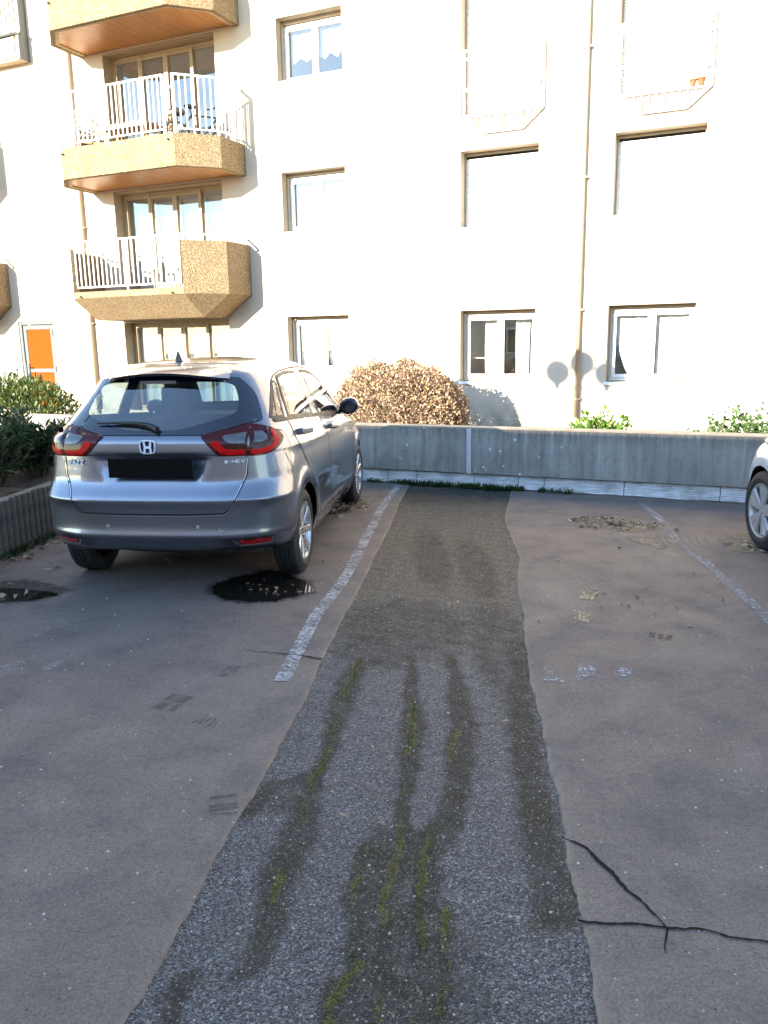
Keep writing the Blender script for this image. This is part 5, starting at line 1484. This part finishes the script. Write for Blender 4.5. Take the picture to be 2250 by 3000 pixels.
# ------------------------------------------------------------------ vegetation
def leaf_mesh(name, P, Dn, L, W, m, bend=.15, rng=None):
    """P centres (n,3), Dn leaf axis (n,3), L lengths, W widths: each leaf a folded 6 point blade"""
    rng = rng or np.random.default_rng(1); n = len(P)
    Dn = Dn/np.linalg.norm(Dn, axis=1, keepdims=True)
    r_ = rng.normal(size=(n, 3)); S = np.cross(Dn, r_); S /= np.linalg.norm(S, axis=1, keepdims=True) + 1e-9
    U = np.cross(S, Dn)
    L = L[:, None]; W = W[:, None]; b = (rng.uniform(-1, 1, size=(n, 1))*.5 + .5)*bend*L
    base = P; tip = P + Dn*L - U*b
    m1 = P + Dn*L*.35; m2 = P + Dn*L*.68 - U*b*.4; up = U*W*.18
    V = np.stack([base, m1+S*W*.5+up, m1-S*W*.5+up, m2+S*W*.42+up, m2-S*W*.42+up, tip, m1, m2], 1).reshape(-1, 3)
    F = np.array([[0,1,6],[0,6,2],[1,3,7],[1,7,6],[6,7,4],[6,4,2],[3,5,7],[7,5,4]])
    Fa = (F[None] + (np.arange(n)*8)[:, None, None]).reshape(-1, 3)
    me = bpy.data.meshes.new(name)
    me.vertices.add(len(V)); me.vertices.foreach_set('co', V.astype(np.float32).ravel())
    me.loops.add(Fa.size); me.loops.foreach_set('vertex_index', Fa.astype(np.int32).ravel())
    me.polygons.add(len(Fa)); me.polygons.foreach_set('loop_start', np.arange(0, Fa.size, 3, dtype=np.int32)); me.polygons.foreach_set('loop_total', np.full(len(Fa), 3, dtype=np.int32))
    me.update(calc_edges=True)
    float_attr(me, 'leafrand', np.repeat(np.clip(rng.normal(.5, .25, n), 0, 1), 8))
    me.materials.append(MATS[m]); return me

def dome_points(n, r, rng, shell=.35, squash=2.4, lump=.12):
    """points through a rounded clipped-shrub volume; r = (rx, ry, rz), centre at base"""
    d = rng.normal(size=(n, 3)); d[:, 2] = np.abs(d[:, 2]); d /= np.linalg.norm(d, axis=1, keepdims=True)
    k = (np.abs(d)**squash).sum(1)**(-1/squash)
    rad = 1 - shell*rng.random(n)**1.6
    lumps = 1 + lump*(np.sin(d[:,0]*7+1)*np.sin(d[:,1]*6)*.6 + np.sin(d[:,0]*17+d[:,2]*13)*.35 + np.sin(d[:,2]*19+d[:,1]*23)*.3)
    q = d*(k*rad*lumps)[:, None]
    return q*np.array(r), d

def shrub(name, label, cat, loc, rotz, r, n, L, W, m, seed, squash=2.4, up=.3, lump=.12, shell=.4, stems=7, group=None):
    rng = np.random.default_rng(seed); o = empty(name, loc, rotz); tag(o, label, cat, group)
    P, d = dome_points(n, r, rng, shell, squash, lump)
    Dn = d + rng.normal(size=(n, 3))*.75 + np.array([0, 0, up])
    Ls = rng.uniform(.5, 1.5, n)*L; Ws = rng.uniform(.5, 1.4, n)*W
    f = link('foliage', leaf_mesh('foliage', P, Dn, Ls, Ws, m, rng=rng), None, o); f['kind'] = 'stuff'
    mb = MB()
    for i in range(stems):
        a = rng.uniform(0, 6.28); q = (r[0]*.62*math.cos(a), r[1]*.62*math.sin(a), r[2]*rng.uniform(.45, .75))
        mb.tube([(q[0]*.08, q[1]*.08, -.05), (q[0]*.35, q[1]*.4, q[2]*.45), q], [.02, .013, .005], 6)
        for _ in range(4):
            t = rng.uniform(.4, 1); s = np.array(q)*t; e = s + rng.normal(size=3)*.12 + np.array([0, 0, .08]); mb.tube([tuple(s), tuple(e)], [.007, .003], 5)
    mb.build('branches', 'bark', o); return o

def wp(u, d, z): p = NV*d + TV*u; return (p.x, p.y, z)
# brown clipped shrub behind the wall
shrub('dry_shrub', 'rounded clipped shrub with dry brown leaves behind the low wall', 'shrub', wp(-5.43, 12.7, .05), -FA, (1.18, .72, 1.17), 30000, .046, .032, 'leaf_dry', 3, 2.5, .25, .10, .3)
# sunlit evergreen hedge by the orange door
shrub('evergreen_hedge', 'sunlit evergreen hedge in front of the orange panelled door', 'hedge', wp(-10.9, 9.35, .08), -FA, (1.45, .6, 1.03), 9000, .085, .026, 'leaf_hedge', 4, 3.0, .9, .10)
# plants peeping over the wall
shrub('leafy_plant', 'bright green leafy plant peeping over the low wall by the downpipe', 'plant', wp(-1.42, 8.95, .1), -FA, (.44, .28, .64), 3200, .055, .034, 'leaf_green', 5, 2.0, .5, .25, .5, 5)
shrub('ivy_mound', 'larger ivy like green plant behind the wall at the right edge', 'plant', wp(.18, 9.0, .1), -FA, (.74, .32, .68), 5000, .045, .036, 'leaf_ivy', 6, 2.2, .3, .25, .5, 6)
shrub('ivy_mound', 'trailing green plant beyond the right edge behind the wall', 'plant', wp(2.6, 9.0, .1), -FA, (.9, .3, .66), 2500, .06, .05, 'leaf_ivy', 16, 2.2, .3, .25, .5, 6)

# ribbed planter on the left
PD = R(6.1); pdir = Vector((math.sin(PD), math.cos(PD), 0)); pn = Vector((math.cos(PD), -math.sin(PD), 0))
PL = empty('ribbed_planter', (-2.985, 6.0, 0), -PD)     # local y along the planter, local x towards the car
tag(PL, 'low planter of ribbed dark concrete to the left of the grey car', 'planter')
rib_pitch = .082
ribm = MB(); n = 8; rv = []
for z in (.02, .435):
    for i in range(n+1):
        t = math.pi*i/n; rv.append((.018*math.sin(t) - .002, -.036*math.cos(t), z))
ribm.add(rv, [(i, i+1, n+1+i+1, n+1+i) for i in range(n)] + [tuple(range(n+1, 2*n+2)), tuple(range(n+1))[::-1]])
RIB = ribm.mesh('rib'); RIB.materials.append(MATS['planter']); autosmooth(RIB, 40)
mb = MB(); mb.box((-.11, -3.0, -.02), (0, 2.45, .43)); mb.build('planter_wall', 'planter', PL, bevel=.012)
mb = MB(); mb.box((-2.6, 2.34, -.02), (-.111, 2.45, .43)); mb.build('planter_wall', 'planter', PL, bevel=.012)
y = -2.95; i = 0
while y < 2.40:
    o = link('rib', RIB, None, PL); o.location = (0, y, random.uniform(-.008, .004)); o.rotation_euler = (0, 0, random.uniform(-.03, .03)); y += rib_pitch
mb = MB(); nx_, ny_ = 14, 30; vs = []
for i in range(nx_+1):
    for j in range(ny_+1):
        x = -.112 - 2.45*i/nx_; yy = -3.0 + 5.33*j/ny_; vs.append((x, yy, .40 + .05*math.sin(x*5+yy*3)*math.sin(yy*4.1) + random.uniform(-.012, .02)))
mb.add(vs, [(i*(ny_+1)+j, i*(ny_+1)+j+1, (i+1)*(ny_+1)+j+1, (i+1)*(ny_+1)+j) for i in range(nx_) for j in range(ny_)])
mb.build('planter_soil', 'soil', PL, smooth=True)

def oleander(loc, seed, h, spread, nst, label):
    rng = np.random.default_rng(seed); o = empty('oleander_shrub', loc, 0); tag(o, label, 'shrub', 'oleanders in the ribbed planter')
    mb = MB(); P = []; Dn = []
    for i in range(nst):
        a = rng.uniform(0, 6.28); r0 = spread*rng.uniform(.25, 1); hh = h*rng.uniform(.6, 1.05)
        e = np.array([r0*math.cos(a), r0*math.sin(a), hh]); b = np.array([e[0]*.2, e[1]*.2, -.05])
        mid = np.array([e[0]*.55, e[1]*.55, hh*.5]); mb.tube([tuple(b), tuple(mid), tuple(e)], [.010, .008, .004], 5)
        for k in range(34):
            t = rng.uniform(.22, 1.0)**.8; q = (1-t)**2*b + 2*t*(1-t)*mid + t*t*e
            da = rng.uniform(0, 6.28); P.append(q); Dn.append([math.cos(da), math.sin(da), rng.uniform(.25, 1.5) if t > .5 else rng.uniform(-.4, .8)])
    P = np.array(P); Dn = np.array(Dn); n = len(P)
    f = link('foliage', leaf_mesh('foliage', P, Dn, rng.uniform(.09, .16, n), rng.uniform(.016, .026, n), 'leaf_oleander', .2, rng), None, o); f['kind'] = 'stuff'
    mb.build('branches', 'bark', o)
for i, (x, y, h_, sp, lab) in enumerate([(-3.30,7.55,.50,.36,'oleander shrub nearest the tail light of the grey car'),(-3.42,6.95,.56,.40,'dark oleander shrub at the left edge behind the ribbed planter wall'),
        (-3.55,6.30,.55,.40,'oleander shrub just outside the left edge, nearest the viewpoint'),(-3.85,7.9,.58,.45,'oleander shrub at the far end of the planter near the lit wall'),(-4.2,7.1,.6,.5,'oleander shrub in the back row of the planter'),(-3.15,8.15,.42,.30,'low oleander shrub in the far corner of the planter behind the car')]):
    oleander((x, y, .40), 20+i, h_, sp, 34, lab)

# weeds, grass, moss (nobody could count these)
rng = np.random.default_rng(9)
def tufts(name, pts, hmin, hmax, per, spread, m, label, cat):
    P = []; Dn = []; L = []
    for (x, y) in pts:
        for _ in range(per):
            P.append((x+rng.normal()*spread, y+rng.normal()*spread*.6, .0)); Dn.append((rng.normal()*.5, rng.normal()*.5, 1)); L.append(rng.uniform(hmin, hmax))
    n = len(P); me = leaf_mesh(name, np.array(P), np.array(Dn), np.array(L), np.full(n, .010)*rng.uniform(.6, 1.6, n), m, .5, rng)
    tag(link(name, me), label, cat, kind='stuff')
tufts('weeds', [tuple(wp(u, WALL_D-.03-rng.uniform(0, .05), 0)[:2]) for u in np.concatenate([rng.uniform(-3.5, -2.1, 110), rng.uniform(-2.2, -1.6, 14), rng.uniform(-4.0, -3.4, 10)])], .02, .075, 12, .025, 'grass', 'low green weeds along the foot of the low wall', 'weeds')
pl = [tuple((Vector((-2.985, 6.0, 0)) + pdir*s + pn*rng.uniform(.02, .10))[:2]) for s in rng.uniform(-.5, 1.9, 60)]
tufts('weeds', pl, .02, .08, 9, .025, 'grass', 'weeds at the foot of the ribbed planter', 'weeds')

def moss_clumps():
    rng = np.random.default_rng(12); P = []; D_ = []; L = []
    for ln in MOSS:
        ys_ = [p[1] for p in ln][::-1]; xs_ = [p[0] for p in ln][::-1]
        for y in np.arange(min(ys_), max(ys_), .0035):
            if .9+.5*math.sin(y*7 + 40*ln[0][0])+.35*math.sin(y*19+11*ln[0][0]) < .45 + .8*rng.random(): continue
            x = np.interp(y, ys_, xs_) - .006*math.sin(y*13) - .004*math.sin(y*37+1)
            for _ in range(2):
                P.append((x+rng.normal()*.006, y+rng.normal()*.006, -.009)); D_.append((rng.normal(), rng.normal(), .6)); L.append(rng.uniform(.003, .008))
    n = len(P); me = leaf_mesh('moss', np.array(P), np.array(D_), np.array(L), np.array(L)*.7, 'moss', .3, rng)
    tag(link('moss', me), 'yellow green moss growing in lines along the rough asphalt strip', 'moss', kind='stuff')
moss_clumps()

# fallen leaves and grit
def litter(name, spots, m, label, cat, z=.006):
    rng = np.random.default_rng(len(spots)+3); P = []; D_ = []; L = []; W = []
    for (x, y, sx, sy, n, l) in spots:
        for _ in range(n):
            P.append((x+rng.normal()*sx, y+rng.normal()*sy, z+rng.uniform(0, .008))); a = rng.uniform(0, 6.28); D_.append((math.cos(a), math.sin(a), rng.uniform(-.03, .12))); ll = l*rng.uniform(.5, 1.4); L.append(ll); W.append(ll*rng.uniform(.25, .6))
    me = leaf_mesh(name, np.array(P), np.array(D_), np.array(L), np.array(W), m, .3, rng)
    tag(link(name, me), label, cat, kind='stuff')
litter('leaf_litter', [(1.95,6.85,.15,.10,80,.05),(2.2,6.70,.12,.07,50,.05),(1.85,7.0,.10,.05,25,.06)], 'dead_leaf', 'brown leaf litter in the dried puddle at the right', 'leaves')
litter('leaf_litter', [(-.45,7.65,.14,.14,90,.05),(-.3,7.85,.07,.07,25,.05)], 'dead_leaf', 'leaf litter lying beside the front wheel of the grey car', 'leaves')
litter('leaf_litter', [(-.70,5.02,.09,.05,14,.035),(-.9,5.12,.14,.10,7,.03)], 'dead_leaf', 'dead leaves floating in the puddle behind the grey car', 'leaves')
litter('leaf_litter', [(-2.62,5.02,.2,.06,22,.06),(-2.85,6.0,.06,.5,70,.05),(-2.75,6.7,.07,.3,60,.045),(-2.45,5.6,.1,.2,8,.05)], 'dead_leaf', 'dead leaves scattered along the foot of the planter', 'leaves')
litter('leaf_litter', [(2.95,5.80,.12,.07,70,.04),(2.80,6.0,.05,.05,8,.06)], 'dead_leaf', 'leaf litter piled against the wheel of the white car', 'leaves')
litter('leaf_litter', [(.5,6.5,.6,1.6,26,.035),(1.6,5.0,.5,.8,22,.03),(.1,3.0,.5,1.0,12,.03),(-1.2,3.6,.7,.8,10,.025),(1.5,4.7,.12,.12,12,.035)], 'dead_leaf', 'single dry leaves strewn over the strip and bays', 'leaves')
gm = MB(); rng = np.random.default_rng(77)
for i in range(420):
    x = rng.uniform(-2.2, 2.2); y = 1.4 + 4.5*rng.random()**1.5; s = rng.uniform(.0018, .0055)
    o = len(gm.v); gm.add([(x-s,y-s*.7,.0),(x+s*.8,y-s,.0),(x+s,y+s*.8,.0),(x-s*.6,y+s,.0),(x+s*.1,y,s*1.1)], [(0,1,4),(1,2,4),(2,3,4),(3,0,4)])
tag(gm.build('grit', 'pebble', fixn=False), 'loose grit scattered over the asphalt', 'grit', kind='stuff')

# ------------------------------------------------------------------ things on the balcony and window guards
def flower_pot(u, z, label, r=.058, h=.105):
    p = fpoint(u, .022+r*.0+.03, z); o = MB(); n = 20
    prof = [(.0,0),(.68,0),(.90,.78),(1.05,.78),(1.08,1.0),(.96,1.0),(.94,.8),(.0,.8)]; vs = []
    for (rr, zz) in prof:
        for i in range(n): t = 2*math.pi*i/n; vs.append((r*rr*math.cos(t), r*rr*math.sin(t), h*zz))
    o.add(vs, [(a*n+i, a*n+(i+1) % n, (a+1)*n+(i+1) % n, (a+1)*n+i) for a in range(len(prof)-1) for i in range(n)])
    ob = o.build('flower_pot', 'terracotta'); autosmooth(ob.data, 40); ob.location = p
    tag(ob, label, 'flower pot', 'terracotta pots on the window guard')
flower_pot(-1.05, 5.412, 'left of two terracotta pots on the upper right window guard')
flower_pot(-.93, 5.412, 'right of two terracotta pots on the upper right window guard', .064, .115)

ZB = 5.152
def at(u, off): p = fpoint(u, off, ZB); return p
TB = empty('garden_table', at(-11.55, .72), -FA); tag(TB, 'wooden table with white edge on the middle balcony', 'table')
for i in range(7): MB().box((-.62, -.35+i*.1, .70), (.62, -.255+i*.1, .73)).build('table_slat', 'garden_wood', TB)
mb = MB(); rect_frame_t = [(-.58,-.30),(.55,-.30),(.55,.28),(-.58,.28)]
for (x, y) in rect_frame_t: MB().box((x-.025, y-.025, 0), (x+.035, y+.035, .70)).build('leg', 'garden_wood', TB)
MB().box((-.6, -.345, .64), (.6, -.325, .70)).build('apron', 'white_metal', TB); 
def chair(u, off, rz, label):
    c_ = empty('garden_chair', at(u, off), rz-FA); tag(c_, label, 'chair', 'chairs on the middle balcony')
    MB().box((-.22, -.22, .42), (.22, .22, .445)).build('seat', 'garden_wood', c_)
    for (x, y) in ((-.2,-.2),(.2,-.2)): MB().tube([(x, y, 0), (x, y, .44)], .012, 8).build('leg', 'dark_metal', c_)
    for x in (-.2, .2): MB().tube([(x, .24, 0), (x, .2, .44), (x, .28, .88)], .012, 8).build('leg', 'dark_metal', c_)
    mb = MB(); mb.tube([(-.2,.28,.88),(0,.31,.92),(.2,.28,.88)], .012, 8); mb.build('back_frame', 'dark_metal', c_)
    for z in (.6, .7, .8): MB().bar((-.19,.245+.05*(z-.55),z), (.19,.245+.05*(z-.55),z), .012, .05).build('back_slat', 'garden_wood', c_)
    for x in (-.21, .21): MB().tube([(x,.24,.66),(x,-.1,.64),(x,-.19,.60),(x,-.2,.44)], .011, 8).build('armrest', 'dark_metal', c_)
chair(-12.62, .62, 1.4, 'leftmost chair on the middle balcony'); chair(-12.35, .95, 2.2, 'chair at the left end of the balcony table, close to the railing'); chair(-10.75, .80, -1.3, 'chair to the right of the table on the middle balcony')
BK = empty('bicycle', at(-9.98, .55), -FA+1.05); tag(BK, 'dark bicycle leaning in the right corner of the middle balcony', 'bicycle')
for x in (-.5, .5):
    t_ = MB(); t_.tube([(x+.30*math.cos(a), 0, .32+.30*math.sin(a)) for a in np.linspace(0, 2*math.pi, 33)], .017, 6, False); wh = t_.build('wheel', 'rubber', BK)
    sp = MB()
    for k in range(14): a = 2*math.pi*k/14; sp.tube([(x, 0, .32), (x+.29*math.cos(a), 0, .32+.29*math.sin(a))], .002, 4)
    sp.build('spokes', 'zinc', wh)
fr = MB(); A_ = (-.5,0,.32); B_ = (-.05,0,.32); C_ = (-.18,0,.78); D_ = (.36,0,.80); E_ = (.5,0,.32)
for p, q in ((A_,B_),(A_,C_),(B_,C_),(B_,D_),(C_,D_),(D_,E_)): fr.tube([p, q], .017, 8)
fr.tube([C_, (-.21,0,.90)], .012, 8); fr.tube([D_, (.33,0,.98)], .012, 8); fr.build('frame', 'dark_metal', BK)
MB().tube([(.25,-.28,1.0),(.33,-.15,.99),(.33,.15,.99),(.25,.28,1.0)], .012, 8).build('handlebar', 'dark_metal', BK)
MB().sphere((-.20,0,.93), .1, 12, 8, (1.3,.7,.4)).build('saddle', 'black_plastic', BK, smooth=True)
MB().sphere((-.45,0,.80), .12, 10, 8, (1.2,.9,.6)).build('rear_basket', 'dark_metal', BK)
